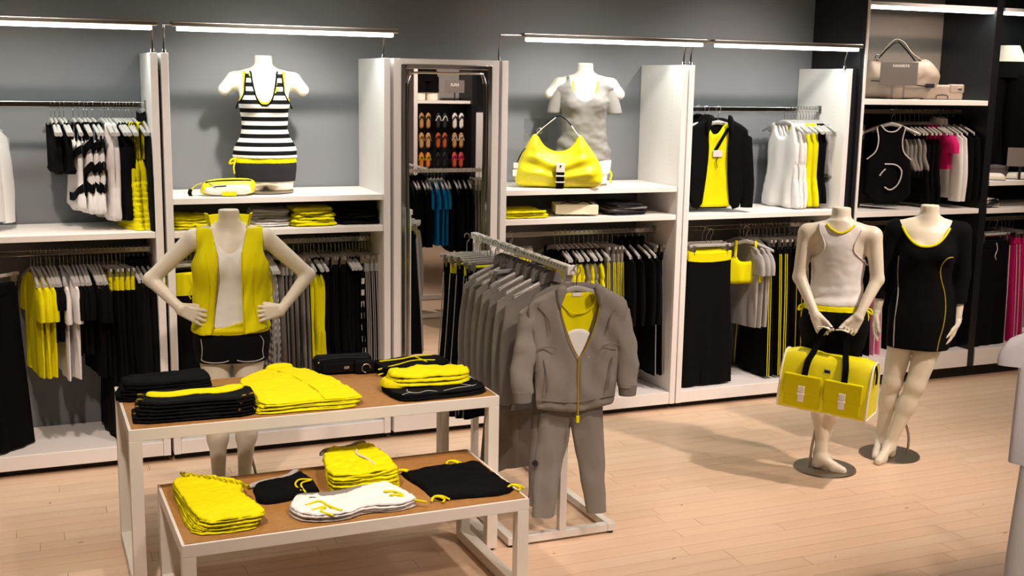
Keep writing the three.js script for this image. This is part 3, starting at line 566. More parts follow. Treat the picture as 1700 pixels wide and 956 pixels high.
function profAt(P, y) {
  if (y <= P[0][0]) return P[0]; const n = P.length; if (y >= P[n - 1][0]) return P[n - 1];
  let i = 0; while (P[i + 1][0] < y) i++;
  const t = (y - P[i][0]) / (P[i + 1][0] - P[i][0]), cr = k => { const a = P[Math.max(0, i - 1)][k], b = P[i][k], c = P[i + 1][k], d = P[Math.min(n - 1, i + 2)][k]; return b + .5 * t * (c - a + t * (2 * a - 5 * b + 4 * c - d + t * (3 * (b - c) + d - a))); };
  return [y, cr(1), cr(2), cr(3)];
}
function ellTorso(P, p, extra = 0) {
  const q = profAt(P, p[1]), a = q[1] + extra, b = q[2] + extra, d = (Math.hypot(p[0] / a, (p[2] - q[3]) / b) - 1) * Math.min(a, b);
  const dy = Math.max(P[0][0] - p[1], p[1] - P[P.length - 1][0]);
  return dy > 0 ? Math.hypot(Math.max(d, 0), dy) : d;
}
function torsoF(p) {
  let d = ellTorso(PROF, p);
  const x = Math.abs(p[0]), q = [x, p[1], p[2]];
  if (p[1] > 1.1 && p[1] < 1.4) d = smin(d, Math.hypot(x - .07, p[1] - 1.245, p[2] - .062) - .062, .035);
  if (p[1] > 1.25) d = smin(d, cone(q, [.1, 1.385, -.012], [.165, 1.372, -.012], .052, .05), .035);
  if (p[1] > 1.3) d = smin(d, cone(p, [0, 1.38, -.016], [0, 1.56, .008], .058, .049), .03);
  if (p[1] < .95) d = smin(d, Math.hypot(x - .075, p[1] - .86, p[2] + .06) - .085, .04);
  return d;
}
function legsF(p, L) { let d = 9; for (const [h, k, a, t] of L) { let e = cone(p, h, k, .088, .056); e = smin(e, cone(p, k, [lerp(k[0], a[0], .35), lerp(k[1], a[1], .35), lerp(k[2], a[2], .35) - .012], .05, .053), .03); e = smin(e, cone(p, [lerp(k[0], a[0], .3), lerp(k[1], a[1], .3), lerp(k[2], a[2], .3) - .008], a, .05, .031), .03); if (t) { e = smin(e, cone(p, a, [a[0] - (t[0] - a[0]) * .18, .034, a[2] - (t[2] - a[2]) * .18], .034, .03), .02); e = smin(e, cone(p, [a[0], a[1] - .01, a[2]], t, .034, .017), .025); e = smin(e, cone(p, [lerp(a[0], t[0], .6), .022, lerp(a[2], t[2], .6)], t, .03, .02), .02); } d = Math.min(d, e); } return d; }
function armF(p, A) { let d = 9; for (const [s, e, w] of A) { let a = cone(p, s, e, .046, .037); if (w) a = smin(a, cone(p, e, w, .037, .023), .015); d = Math.min(d, a); } return d; }
function bodyF(o) { return (x, y, z) => { const p = [x, y, z]; let d = torsoF(p); if (y < .98) d = smin(d, legsF(p, o.legs), .03); d = smin(d, armF(p, o.arms), .025); d = Math.max(d, y - 1.52); if (o.cut) d = Math.max(d, o.cut - y); return d; }; }
const vn = a => { const l = Math.hypot(...a); return a.map(v => v / l); }, va = (a, b, k) => [a[0] + b[0] * k, a[1] + b[1] * k, a[2] + b[2] * k], vx = (a, b) => [a[1] * b[2] - a[2] * b[1], a[2] * b[0] - a[0] * b[2], a[0] * b[1] - a[1] * b[0]];
// five-fingered hand grown from the wrist
function handGeo({ w, dir, nrm, side, curl = .35, spread = .12, thumb = .6, arm }) {
  dir = vn(dir); const lat0 = vn(vx(dir, nrm)); nrm = vn(vx(lat0, dir)); const lat = lat0.map(v => v * side), bones = [];
  const kn = [-.028, -.0095, .0095, .028].map((o, i) => va(va(w, dir, [.074, .082, .084, .078][i]), lat, o));
  kn.forEach((k, i) => {
    bones.push([va(w, lat, (i - 1.5) * .011), k, .0155, .0115]);
    let d = va(dir, lat, (i - 1.5) * spread), p = k, ang = 0; d = vn(d);
    [.036, .025, .02].forEach((l, j) => { ang += curl * [.8, 1.1, .8][j] * (1 + .08 * (3 - i)); const L = l * [.82, .97, 1.04, .95][i], q = va(va(p, d, L * Math.cos(ang)), nrm, L * Math.sin(ang)); bones.push([p, q, [.0102, .0092, .0082][j], [.0092, .0082, .0068][j]]); p = q; });
  });
  let p = va(va(w, dir, .02), lat, .022), td = vn(va(va(dir, lat, thumb), nrm, .45));
  const q = va(p, td, .042), td2 = vn(va(td, dir, .6)), r = va(q, td2, .03), s = va(r, vn(va(td2, nrm, .25)), .024); bones.push([p, q, .0155, .0118], [q, r, .0118, .0102], [r, s, .0102, .0078]);
  const f = (x, y, z) => { const P = [x, y, z]; let palm = 9; for (let i = 0; i < 4; i++) palm = smin(palm, cone(P, bones[i * 4][0], bones[i * 4][1], bones[i * 4][2], bones[i * 4][3]), .012); palm = smin(palm, cone(P, arm, w, .03, .022), .012); let d = palm; for (let i = 0; i < 4; i++) { let g = 9; for (let j = 1; j < 4; j++) { const b = bones[i * 4 + j]; g = Math.min(g, cone(P, ...b)); } d = smin(d, g, .005); } let t = 9; for (let j = 16; j < bones.length; j++) t = smin(t, cone(P, ...bones[j]), .004); return smin(d, t, .007); };
  const mn = [1e9, 1e9, 1e9], mx = [-1e9, -1e9, -1e9]; for (const b of bones) for (const e of [b[0], b[1]]) for (let i = 0; i < 3; i++) { mn[i] = Math.min(mn[i], e[i] - .025); mx[i] = Math.max(mx[i], e[i] + .025); }
  return nets(f, mn, mx, .0036);
}
function bodyGeo(o) {
  const f = bodyF(o), pts = [[-.2, 1.53, -.16], [.2, .7, .17]];
  for (const a of o.arms) for (const q of a) if (q) pts.push(va(q, [1, 1, 1], .06), va(q, [1, 1, 1], -.06)); for (const l of o.legs) for (const q of l) if (q) pts.push(va(q, [1, 1, 1], .1), va(q, [1, 1, 1], -.1));
  const mn = [0, 1, 2].map(i => Math.min(...pts.map(p => p[i]))), mx = [0, 1, 2].map(i => Math.max(...pts.map(p => p[i]))); mn[1] = Math.max(mn[1], (o.cut || 0) - .02); mx[1] = Math.min(mx[1], 1.55);
  return merge([nets(f, mn, mx, .0085), ...(o.hands || []).map(handGeo)]);
}
// first point of a field met when coming from the front (s = 1) or the back (s = -1)
function onSkin(f, x, y, s = 1, off = 0) { let z = .34 * s; for (let i = 0; i < 90; i++) { const d = f(x, y, z) - off; if (d < .0006) break; z -= s * Math.max(d * .7, .001); if (z * s < -.02) break; } return [x, y, z]; }
const skinLine = (f, pts, r, s = 1, off = 0, n = 6) => tube(pts.map(([x, y]) => onSkin(f, x, y, s, off)), r, n, pts.length * 5);
const G3 = (f, mn, mx, h) => nets((x, y, z) => f(x, y, z), mn, mx, h);
function stand(g, at, rod) {
  part(g, 'stand_disc', (() => { const q = new THREE.CylinderGeometry(.175, .178, .009, 48); q.translate(at[0], .005, at[1]); return q; })(), M.steel);
  part(g, 'stand_rod', tube(rod, .0075, 8), M.steel);
}
const wr = (x, y, z, s) => .006 * noise(x * 9 + s, y * 13, z * 9) + .003 * noise(x * 22, y * 30 + s, z * 22);

// ---- mannequin in the yellow vest, hands on hips
{
  const o = { legs: [[[-.085, .84, 0], [-.085, .46, .01], [-.085, .07, -.02], [-.1, .02, .12]], [[.085, .84, 0], [.07, .46, .005], [.045, .07, -.03], [.06, .02, .11]]],
    arms: [[[-.182, 1.37, -.012], [-.39, 1.165, -.035], [-.25, 1.03, .075]], [[.182, 1.37, -.012], [.395, 1.168, -.035], [.247, 1.008, .08]]],
    hands: [{ w: [-.25, 1.03, .075], dir: [.92, -.38, .22], nrm: [.2, -.1, -1], side: 1, curl: .18, spread: .16, thumb: .45, arm: [-.285, 1.064, .047] }, { w: [.247, 1.008, .08], dir: [-.97, -.1, .2], nrm: [-.2, -.1, -1], side: -1, curl: .18, spread: .16, thumb: .45, arm: [.284, 1.048, .051] }] };
  const g = thing('mannequin', 'headless mannequin in open yellow vest with hands on hips behind the tables', 'mannequin', [.29, 0, .668], -.14);
  part(g, 'body', bodyGeo(o), M.mann);
  const T = (x, y, z) => torsoF([x, y, z]), TL = (x, y, z) => smin(torsoF([x, y, z]), legsF([x, y, z], o.legs), .03);
  const neck = (x, yb) => yb + .12 * (Math.abs(x) / .085) ** 2.2;
  part(g, 'white_tank_top', G3((x, y, z) => Math.max(T(x, y, z) - .011 - wr(x, y, z, 1) * .5, .925 - y, y - (z > 0 ? neck(x, 1.305) : 1.38), y > 1.24 ? Math.abs(x) - lerp(.155, .1, sstep(1.24, 1.38, y)) : -1), [-.2, .9, -.17], [.2, 1.44, .17], .0075), M.white);
  part(g, 'yellow_band', G3((x, y, z) => Math.max(TL(x, y, z) - .017 - .004 * Math.sin(y * 160), .885 - y, y - .945 - .02 * Math.sin(x * 14)), [-.23, .86, -.18], [.23, .99, .18], .006), M.yellow2);
  const sh = part(g, 'shorts', G3((x, y, z) => Math.max(TL(x, y, z) - .014, .737 + .03 * z - y, y - .9), [-.22, .7, -.18], [.22, .93, .18], .0075), M.black2);
  const SF = (x, y, z) => TL(x, y, z) - .014;
  part(sh, 'shorts_piping', skinLine(SF, [[-.158, .762], [-.14, .754], [-.11, .75], [-.085, .75], [-.05, .752], [-.02, .76]], .003, 1, .001), M.piping); part(sh, 'shorts_piping', skinLine(SF, [[.158, .762], [.14, .754], [.11, .75], [.08, .75], [.05, .752], [.02, .76]], .003, 1, .001), M.piping);
  part(sh, 'side_piping', skinLine(SF, [[.155, .76], [.15, .8], [.155, .85], [.14, .88]], .0025, 1, .001), M.piping); part(sh, 'side_piping', skinLine(SF, [[-.155, .76], [-.15, .82], [-.155, .87]], .0025, 1, .001), M.piping);
  // vest: loose open shell with a standing collar
  const VP = PROF.map(([y, a, b, c]) => y < 1.3 ? [y, Math.max(a, .155) + .022, Math.max(b, .1) + .03, c + .004] : [y, a + .016, b + .02, c]);
  const open0 = y => y > 1.3 ? lerp(-.062, -.1, (y - 1.3) / .2) : lerp(-.1, -.062, (y - .9) / .4), open1 = y => y > 1.3 ? lerp(.052, .1, (y - 1.3) / .2) : lerp(.058, .052, (y - .9) / .4);
  const base = (x, y, z) => { const p = [x, y, z]; let d = Math.min(ellTorso(VP, p) + (y > 1.44 ? 9 : 0), 9); d = smin(d, Math.hypot(Math.abs(x) - .06, y - 1.24, z - .05) - .082, .09); d = smin(d, cone([Math.abs(x), y, z], [.08, 1.39, -.012], [.15, 1.38, -.012], .068, .06), .03); return d + .013 * noise(x * 12 + y * 1.5, y * 2.2, z * 8 + 3) + .007 * noise(x * 26 - y * 5, y * 5, z * 16); };
  const vestF = (x, y, z) => {
    let d = Math.abs(base(x, y, z)) - .006;
    d = Math.max(d, (.9 + .03 * x + .012 * noise(x * 9, 2)) - y, y - 1.432, y > 1.17 ? Math.abs(x) - lerp(.215, .163, sstep(1.17, 1.33, y)) : -1);
    d = Math.max(d, .062 * (y > 1.3 ? 1 : 0) - Math.hypot(x, (z + .015) * 1.1));
    const cr = lerp(.078, .116, (y - 1.39) / .11), cl = Math.max(Math.abs(Math.hypot(x, (z + .012) * 1.05) - cr - .008 * noise(x * 12, y * 12, z * 12)) - .006, 1.385 - y, y - 1.485 - .02 * (z > 0 ? 1 : 0));
    d = Math.min(d, cl);
    if (z > 0) d = Math.max(d, Math.min(x - open0(y), open1(y) - x));
    return d;
  };
  const vest = part(g, 'vest', G3(vestF, [-.25, .87, -.22], [.25, 1.53, .24], .0058), M.yellow);
  for (const ed of [open0, open1]) part(vest, 'zip_edge', tube([.93, 1.0, 1.08, 1.16, 1.24, 1.32].map(y => onSkin(base, ed(y), y, 1, .008)), .0045, 6, 30), M.yellow2);
  for (const s of [-1, 1]) part(vest, 'seam', tube([.96, 1.03, 1.1, 1.17, 1.24, 1.31].map((y, i) => onSkin(base, s * (.125 - .02 * Math.sin(i * .6)), y, 1, .0065)), .0022, 5, 24), M.yellow2);
  stand(g, [0, -.08], [[.12, .01, -.12], [.1, .12, -.12], [.055, .3, -.05]]);
}
// ---- mannequin seen from behind with the yellow duffel bag
{
  const th = 2.478;                                                     // faces away from the aisle
  const o = { legs: [[[.085, .84, 0], [.05, .46, .03], [.02, .075, -.03], [-.1, .02, -.07]], [[-.085, .84, 0], [-.03, .46, -.02], [.03, .085, .05], [-.02, .022, .14]]],
    arms: [[[.182, 1.37, -.012], [.205, 1.12, -.04], [.1, .925, -.17]], [[-.182, 1.37, -.012], [-.215, 1.13, -.04], [-.125, .935, -.17]]],
    hands: [{ w: [.1, .925, -.17], dir: [-.5, -.86, -.12], nrm: [-.1, .1, -1], side: -1, curl: .95, spread: .05, thumb: .4, arm: [.123, .96, -.146] }, { w: [-.125, .935, -.17], dir: [.5, -.86, -.12], nrm: [.1, .1, -1], side: 1, curl: .95, spread: .05, thumb: .4, arm: [-.142, .97, -.146] }] };
  const g = thing('mannequin', 'headless mannequin in white racerback top holding the yellow duffel bag', 'mannequin', [3.544, 0, 1.366], th);
  part(g, 'body', bodyGeo(o), M.mann);
  const T = (x, y, z) => torsoF([x, y, z]), TL = (x, y, z) => smin(torsoF([x, y, z]), legsF([x, y, z], o.legs), .03);
  // racerback: narrow at the shoulder blades, wide at the shoulder seam
  const arm = y => y < 1.19 ? 9 : y < 1.31 ? lerp(.165, .082, sstep(1.19, 1.3, y)) : lerp(.082, .118, sstep(1.31, 1.42, y));
  const tf = (x, y, z) => T(x, y, z) - .009 - .6 * wr(x, y, z, 4) - .004 * Math.sin(y * 90 + x * 8) * sstep(1.12, 1.0, y);
  const top = part(g, 'racerback_top', G3((x, y, z) => Math.max(tf(x, y, z), .975 - y, y - (1.385 + .045 * Math.min(1, (Math.abs(x) / .07) ** 2)), Math.abs(x) - arm(y)), [-.2, .95, -.17], [.2, 1.45, .17], .007), M.white);
  part(top, 'neck_edging', skinLine(tf, [[-.075, 1.43], [-.055, 1.41], [-.03, 1.395], [0, 1.386], [.03, 1.395], [.055, 1.41], [.075, 1.43]], .0065, -1, .002), M.yellow);
  for (const s of [-1, 1]) part(top, 'armhole_edging', skinLine(tf, [1.2, 1.23, 1.26, 1.29, 1.32, 1.35, 1.38, 1.405].map(y => [s * (arm(y) - .003), y]), .0045, -1, .0005), M.white2);
  part(top, 'care_label', bx(-.012, .012, 1.372, 1.386, -.085, -.08), M.white);
  part(g, 'yellow_waistband', G3((x, y, z) => Math.max(TL(x, y, z) - .013, .945 - y, y - .975), [-.2, .93, -.17], [.2, 1.0, .17], .006), M.yellow);
  part(g, 'black_shorts', G3((x, y, z) => Math.max(TL(x, y, z) - .012, .6 - y, y - .95), [-.22, .58, -.18], [.22, .97, .18], .0075), M.black);
  for (const s of [-1, 1]) part(g, 'waist_tie', [tube([[s * .165, .965, -.03], [s * .195, .955, -.035], [s * .2, .93, -.04], [s * .175, .95, -.04]], .006, 6), tube([[s * .172, .955, -.04], [s * .182, .92, -.05], [s * .178, .88, -.055]], .005, 6)], M.yellow);
  stand(g, [0, 0], [[.085, .01, -.03], [.08, .12, -.03], [.055, .3, -.02]]);
}
// ---- mannequin in the black dress
{
  const th = -.64;
  const o = { legs: [[[-.085, .84, 0], [-.135, .46, .0], [-.175, .085, -.05], [-.205, .02, .09]], [[.085, .84, 0], [-.01, .46, .05], [-.13, .085, .06], [-.195, .02, .19]]],
    arms: [[[-.182, 1.37, -.012], [-.222, 1.11, -.03], [-.252, .87, .0]], [[.182, 1.37, -.012], [.205, 1.12, -.03], [.195, .85, .02]]],
    hands: [{ w: [-.252, .87, 0], dir: [-.12, -.98, .1], nrm: [1, -.1, .1], side: 1, curl: .25, spread: .06, thumb: .35, arm: [-.248, .91, -.004] }, { w: [.195, .85, .02], dir: [-.3, -.93, .12], nrm: [-1, .2, .1], side: -1, curl: .22, spread: .06, thumb: .35, arm: [.197, .89, .012] }] };
  const g = thing('mannequin', 'headless mannequin in black dress with yellow piping', 'mannequin', [4.157, 0, 1.383], th);
  part(g, 'body', bodyGeo(o), M.mann);
  const DP = [[.66, .158, .122, .0], [.78, .168, .13, -.006], [.9, .176, .13, -.012], [.98, .162, .116, -.008], [1.05, .14, .103, 0], [1.1, .132, .1, .002], [1.17, .14, .105, .004], [1.25, .152, .115, .01], [1.32, .156, .106, 0], [1.38, .15, .09, -.006], [1.42, .12, .07, -.012]];
  const df = (x, y, z) => { const p = [x, y, z]; let d = smin(ellTorso(DP, p), torsoF(p) - .009, .02); if (y < 1.02) d = smin(d, legsF(p, o.legs) - .006, .05); return d + .4 * wr(x, y, z, 9); };
  const nk = x => 1.296 + .115 * (Math.abs(x + .02) / .135) ** 2.4;
  const full = (x, y, z) => smin(df(x, y, z), armF([x, y, z], o.arms) - .012, .025);
  const dress = part(g, 'dress', G3((x, y, z) => Math.max(y < .955 && Math.abs(x) > .19 ? 9 : full(x, y, z), Math.abs(x) > .192 ? .958 - y : .682 - y, y - (z > -.01 ? nk(x) : 1.41)), [-.32, .66, -.18], [.3, 1.46, .19], .0075), M.black);
  part(dress, 'neck_edging', tube([-.15, -.13, -.11, -.09, -.07, -.045, -.02, .01, .035, .055, .075, .095, .11].map(x => onSkin(df, x, nk(x) - .004, 1, .003)), .0075, 6, 60), M.yellow);
  part(dress, 'piping', skinLine(full, [[-.155, 1.22], [-.15, 1.12], [-.145, 1.02], [-.15, .92], [-.155, .82], [-.15, .69]], .0036, 1, .001), M.piping);
  part(dress, 'piping', skinLine(full, [[.135, 1.235], [.105, 1.232], [.08, 1.2], [.072, 1.155], [.082, 1.1], [.105, 1.03], [.118, .94], [.112, .84], [.095, .75], [.088, .688]], .0036, 1, .001), M.gold);
  stand(g, [-.12, -.03], [[-.015, .01, -.05], [-.015, .12, -.05], [-.07, .28, -.03]]);
}
M.teeGrey = fabric('#86837f', .9);
// ---- torso forms on the upper shelves
function torsoForm(label, x, z, turn) {
  const o = { cut: .705, legs: [[[-.085, .84, 0], [-.09, .46, .0], [-.09, .1, 0]], [[.085, .84, 0], [.09, .46, 0], [.09, .1, 0]]], arms: [[[-.18, 1.37, -.012], [-.235, 1.315, -.012]], [[.18, 1.37, -.012], [.235, 1.315, -.012]]] };
  const g = thing('torso_form', label, 'mannequin', [x, 1.516 + .008 - .705 * .955, z], turn); g.scale.setScalar(.955);
  part(g, 'body', memo('torsoBody', () => bodyGeo(o)), M.mannWhite);
  part(g, 'base_plate', (() => { const q = new THREE.CylinderGeometry(.17, .17, .008, 40); q.translate(0, .7005, 0); return q; })(), M.steel);
  return [g, o];
}
{
  const [g, o] = torsoForm('headless torso form in black and white striped tank top', .66, -.27, -.16);
  const TL = (x, y, z) => smin(torsoF([x, y, z]), legsF([x, y, z], o.legs), .03), tf = (x, y, z) => torsoF([x, y, z]) - .008 - .7 * wr(x, y, z, 3) - .012 * sstep(1.05, .95, y);
  const arm = y => y < 1.2 ? 9 : y < 1.3 ? lerp(.17, .118, sstep(1.2, 1.3, y)) : lerp(.118, .108, sstep(1.3, 1.42, y)), nk = x => 1.225 + .19 * (Math.abs(x) / .078) ** 3;
  M.stripeTop.map.repeat.set(1, 19.5);
  const t = part(g, 'striped_tank_top', G3((x, y, z) => Math.max(tf(x, y, z), .905 - y, y - (z > 0 ? nk(x) : 1.4), y - 1.435, Math.abs(x) - arm(y)), [-.21, .88, -.17], [.21, 1.46, .17], .0065), M.stripeTop);
  part(t, 'neck_edging', skinLine(tf, [-.083, -.079, -.072, -.062, -.045, -.02, 0, .02, .045, .062, .072, .079, .083].map(x => [x, Math.min(nk(x), 1.425)]), .0052, 1, .001), M.black);
  for (const s of [-1, 1]) part(t, 'armhole_edging', skinLine(tf, [1.2, 1.23, 1.26, 1.3, 1.34, 1.38, 1.41].map(y => [s * arm(y) * .985, y]), .0052, 1, .001), M.black);
  part(g, 'yellow_bra_top', G3((x, y, z) => Math.max(torsoF([x, y, z]) - .006, 1.19 - y, y - (z > 0 ? nk(x) + .018 : 1.38), y - 1.425, y > 1.22 ? Math.abs(x) - lerp(.17, .125, sstep(1.22, 1.3, y)) : -1), [-.2, 1.17, -.17], [.2, 1.45, .17], .007), M.yellow);
  part(g, 'yellow_waistband', G3((x, y, z) => Math.max(TL(x, y, z) - .012, .872 - y, y - .912), [-.22, .86, -.17], [.22, .93, .17], .006), M.yellow);
  part(g, 'waist_tie', [tube([[-.17, .9, .04], [-.2, .895, .05], [-.215, .87, .05], [-.19, .875, .055]], .007, 6), tube([[-.178, .895, .05], [-.19, .85, .06], [-.187, .81, .06]], .006, 6)], M.yellow2);
  part(g, 'shorts', G3((x, y, z) => Math.max(TL(x, y, z) - .009, .762 - y, y - .885), [-.22, .74, -.17], [.22, .9, .17], .0075), M.charcoal);
}
{
  const [g, o] = torsoForm('headless torso form in grey tee behind the yellow handbag', 2.735, -.27, -.42);
  const TL = (x, y, z) => smin(torsoF([x, y, z]), legsF([x, y, z], o.legs), .03);
  const P2 = PROF.map(([y, a, b, c]) => [y, a + (y < 1.3 ? .012 : .004), b + .014, c]);
  const nk = x => 1.27 + .15 * (Math.abs(x) / .105) ** 2.6;
  const tf = (x, y, z) => smin(ellTorso(P2, [x, y, z]), torsoF([x, y, z]) - .009, .02) - 1.4 * wr(x, y, z, 6) - .004 * Math.sin(y * 70 + x * 30) * sstep(1.1, .95, y);
  const slv = (x, y, z) => { let d = 9; for (const s of [-1, 1]) d = Math.min(d, cone([x, y, z], [s * .165, 1.35, -.012], [s * .205, 1.19, -.01], .05, .052)); return d; };
  part(g, 'grey_tee', G3((x, y, z) => Math.max(Math.min(tf(x, y, z), Math.max(slv(x, y, z), 1.18 - y)), .845 - y, y - (z > -.02 ? nk(x) : 1.4), y - 1.432, Math.abs(x) - (y > 1.33 ? lerp(.235, .128, sstep(1.33, 1.4, y)) : 9)), [-.27, .83, -.18], [.27, 1.45, .18], .007), M.teeGrey);
  part(g, 'yellow_bra_strap', skinLine((x, y, z) => torsoF([x, y, z]), [[-.085, 1.4], [-.08, 1.36], [-.07, 1.31]], .006, 1, .002), M.yellow); part(g, 'yellow_bra_strap', skinLine((x, y, z) => torsoF([x, y, z]), [[.085, 1.4], [.08, 1.36], [.07, 1.31]], .006, 1, .002), M.yellow);
  part(g, 'white_shorts', G3((x, y, z) => Math.max(TL(x, y, z) - .012, .775 - y, y - .87), [-.22, .75, -.17], [.22, .9, .17], .0075), M.white);
  part(g, 'side_drawstring', tube([[.185, .8, .04], [.195, .77, .05], [.188, .735, .05], [.195, .715, .05]], .007, 6), M.yellow);
}
// ---------------------------------------------------------------- nesting tables with brown board tops
M.board = std('#ffffff', .55, { map: dataTex(256, (u, v) => { const g = noise(u * 30, v * 30, 2) * 9 + noise(u * 90, v * 90, 4) * 8 + (tr() - .5) * 10; return [158 + g, 113 + g, 58 + g * .7]; }), bumpMap: plainTex, bumpScale: .0004 });
function table(label, x, z, turn, W, D, H) {
  const t = thing('display_table', label, 'table', [x, 0, z], turn), b = .052, w = W / 2, d = D / 2;
  part(t, 'top_board', bx(-w + .012, w - .012, H - .012, H, -d + .012, d - .012), M.board);
  part(t, 'apron', [bx(-w, w, H - b, H - .002, d - .0125, d, .002), bx(-w, w, H - b, H - .002, -d, -d + .0125, .002), bx(-w, -w + .0125, H - b, H - .002, -d + .013, d - .013), bx(w - .0125, w, H - b, H - .002, -d + .013, d - .013), bx(-w + .013, w - .013, H - b, H - .0125, -d + .013, d - .013)], M.tableWhite);
  for (const sx of [-1, 1]) {
    for (const sz of [-1, 1]) { const l = part(t, 'leg', bx(sx > 0 ? w - b : -w, sx > 0 ? w : -w + b, .012, H - b, sz > 0 ? d - b : -d, sz > 0 ? d : -d + b, .002), M.tableWhite); part(l, 'levelling_foot', cyl([sx * (w - b / 2), 0, sz * (d - b / 2)], [sx * (w - b / 2), .012, sz * (d - b / 2)], .018, .018, 12), M.dark); }
    part(t, 'floor_runner', bx(sx > 0 ? w - b : -w, sx > 0 ? w : -w + b, .012, .06, -d + b, d - b, .002), M.tableWhite);
  }
  return t;
}
table('taller white framed table with brown board top behind the low table', .495, 1.455, 0, 1.635, .735, .755);
table('low white framed table with brown board top in the foreground', .52, 1.998, .015, 1.43, .725, .45);
M.stripeTop2 = fabric("#ffffff", .85, { map: dataTex(64, (u, v) => v < .5 ? [18, 18, 19] : [232, 229, 225]) }); M.stripeTop2.map.repeat.set(22, 22);
// ---- folded clothes
const flatPuff = (poly, t, o = {}) => { const g = puff(poly, { cell: .011, t, edge: Math.min(.03, t * 2.2), flat: .75, ...o }); g.applyMatrix4(new THREE.Matrix4().makeRotationX(-Math.PI / 2)); return g; };
const creases = (a, s, f = 7) => (x, y, e) => a * (.4 + .6 * e) * (noise(x * f + s, y * f * 1.3, s) + 1.2 * (.35 - Math.abs(noise(x * f * 1.9 + s, y * f * 2.4, s + 4))) + .45 * noise(x * f * 5, y * f * 5, s + 7));
// one folded garment: several thin plies
function folded(g, poly, thick, plies, mat, seed, o = {}) {
  const t = thick / plies / 1.45;
  for (let k = 0; k < plies; k++) { const P = soft(rough(poly.map(([x, y]) => [x * (1 - .012 * k), y * (1 - .02 * k)]), o.rough ?? .011, seed + k * 5.3), o.soft ?? 1); part(g, 'fold', flatPuff(P, t, { cell: o.cell || .01, edge: t * 1.1, flat: .6, wave: creases((o.amp ?? .006) * (.5 + .5 * k / plies), seed + k * .7, o.f || 7) }).translate(0, t * .6 + k * thick / plies, 0), mat); }
}
const rect = (w, d, x = 0, y = 0) => [[x - w / 2, y - d / 2], [x, y - d / 2 - .004], [x + w / 2, y - d / 2], [x + w / 2 + .003, y], [x + w / 2, y + d / 2], [x, y + d / 2 + .003], [x - w / 2, y + d / 2], [x - w / 2 - .003, y]];
const rough = (poly, a, s) => poly.map(([x, y], i) => [x + a * noise(i * 1.7, s), y + a * noise(i * 2.3, s + 9)]);
const crease = (a, s, f = 7) => (x, y, e) => a * (noise(x * f + s, y * f * 1.3, s) + .5 * noise(x * f * 3, y * f * 3, s + 4)) * e;
const layerPos = ['bottom', 'second', 'third', 'fourth', 'fifth'];
const which = (i, n) => i === n - 1 ? 'top' : i === 0 ? 'bottom' : n === 3 ? 'middle' : layerPos[i];
// black trousers with yellow waistbands, front left
for (let i = 0; i < 3; i++) {
  const g = thing('folded_trousers', `${which(i, 3)} folded black trousers with yellow waistband at table corner`, 'trousers', [-.035 + .008 * i - .008, .756 + i * .029, 1.675 - .004 * i], -.05, 'folded black trousers with yellow waistbands');
  folded(g, rect(.5 - .012 * i, .21), .027, 2, M.black2, i * 3 + 3, { amp: .008 });
  part(g, 'waistband', flatPuff(soft([[-.215, .005], [-.12, -.035], [-.05, -.02], [0, -.01], [.07, -.025], [.14, -.015], [.2, .03], [.215, .085], [.15, .1], [.09, .055], [0, .065], [-.06, .055], [-.12, .035], [-.2, .08]], 2), .01, { cell: .008 }).translate(0, i === 2 ? .03 : .014, 0), M.yellow);
  for (const [x, y] of [[-.235, -.03], [-.23, .05], [.225, -.06], [.19, -.085]]) part(g, 'ankle_trim', tube([[x, .008, -y - .03], [x - .008 * Math.sign(x) * -1, .026, -y - .012], [x - .012 * Math.sign(x), .033, -y + .02]], .004, 5, 10), M.gold);
}
for (let i = 0; i < 3; i++) {
  const g = thing('folded_trousers', `${which(i, 3)} folded plain black trousers at the table's back corner`, 'trousers', [-.12 + .006 * i, .756 + i * .026, 1.3 - .004 * i], -.06 + .04 * i, 'folded plain black trousers');
  folded(g, rect(.42 - .02 * i, .22), .024, 2, M.black, i * 4 + 13, { amp: .01, rough: .02 });
}
// yellow zip vests
const vestPoly = [[-.235, .13], [-.18, .2], [-.09, .29], [-.06, .3], [-.02, .265], [.045, .32], [.085, .25], [.12, .24], [.15, .12], [.195, .07], [.195, -.08], [.232, -.31], [.21, -.345], [.125, -.352], [-.017, -.338], [-.137, -.345], [-.238, -.325], [-.215, -.14], [-.25, -.01]];
for (let i = 0; i < 3; i++) {
  const g = thing('folded_vest', `${which(i, 3)} folded yellow zip vest in the middle of the taller table`, 'vest', [.435 + .006 * i, .756 + i * .015, 1.452 - .006 * i], .03 * (i - 1), 'folded yellow zip vests');
  folded(g, vestPoly, .014, 2, M.yellow, i * 4 + 23, { amp: .0085, rough: .007, f: 6 });
  part(g, 'zip', tube([[-.03, .0165, -.22], [.01, .0175, -.1], [.035, .018, .05], [.05, .018, .2], [.05, .012, .335]], .003, 5, 20), M.yellow2);
  if (i === 2) { part(g, 'collar', flatPuff(soft([[-.09, .27], [-.05, .33], [.03, .345], [.075, .29], [.04, .27], [-.02, .255]], 2), .018).translate(0, .012, 0), M.yellow); for (const [x, z] of [[-.205, .05], [-.165, .04]]) part(g, 'lining', flatPuff(soft([[x - .015, -z - .03], [x + .012, -z + .012], [x + .016, -z + .0], [x - .006, -z - .034]], 1), .004, { cell: .005 }).translate(0, .013, 0), M.charcoal); }
}
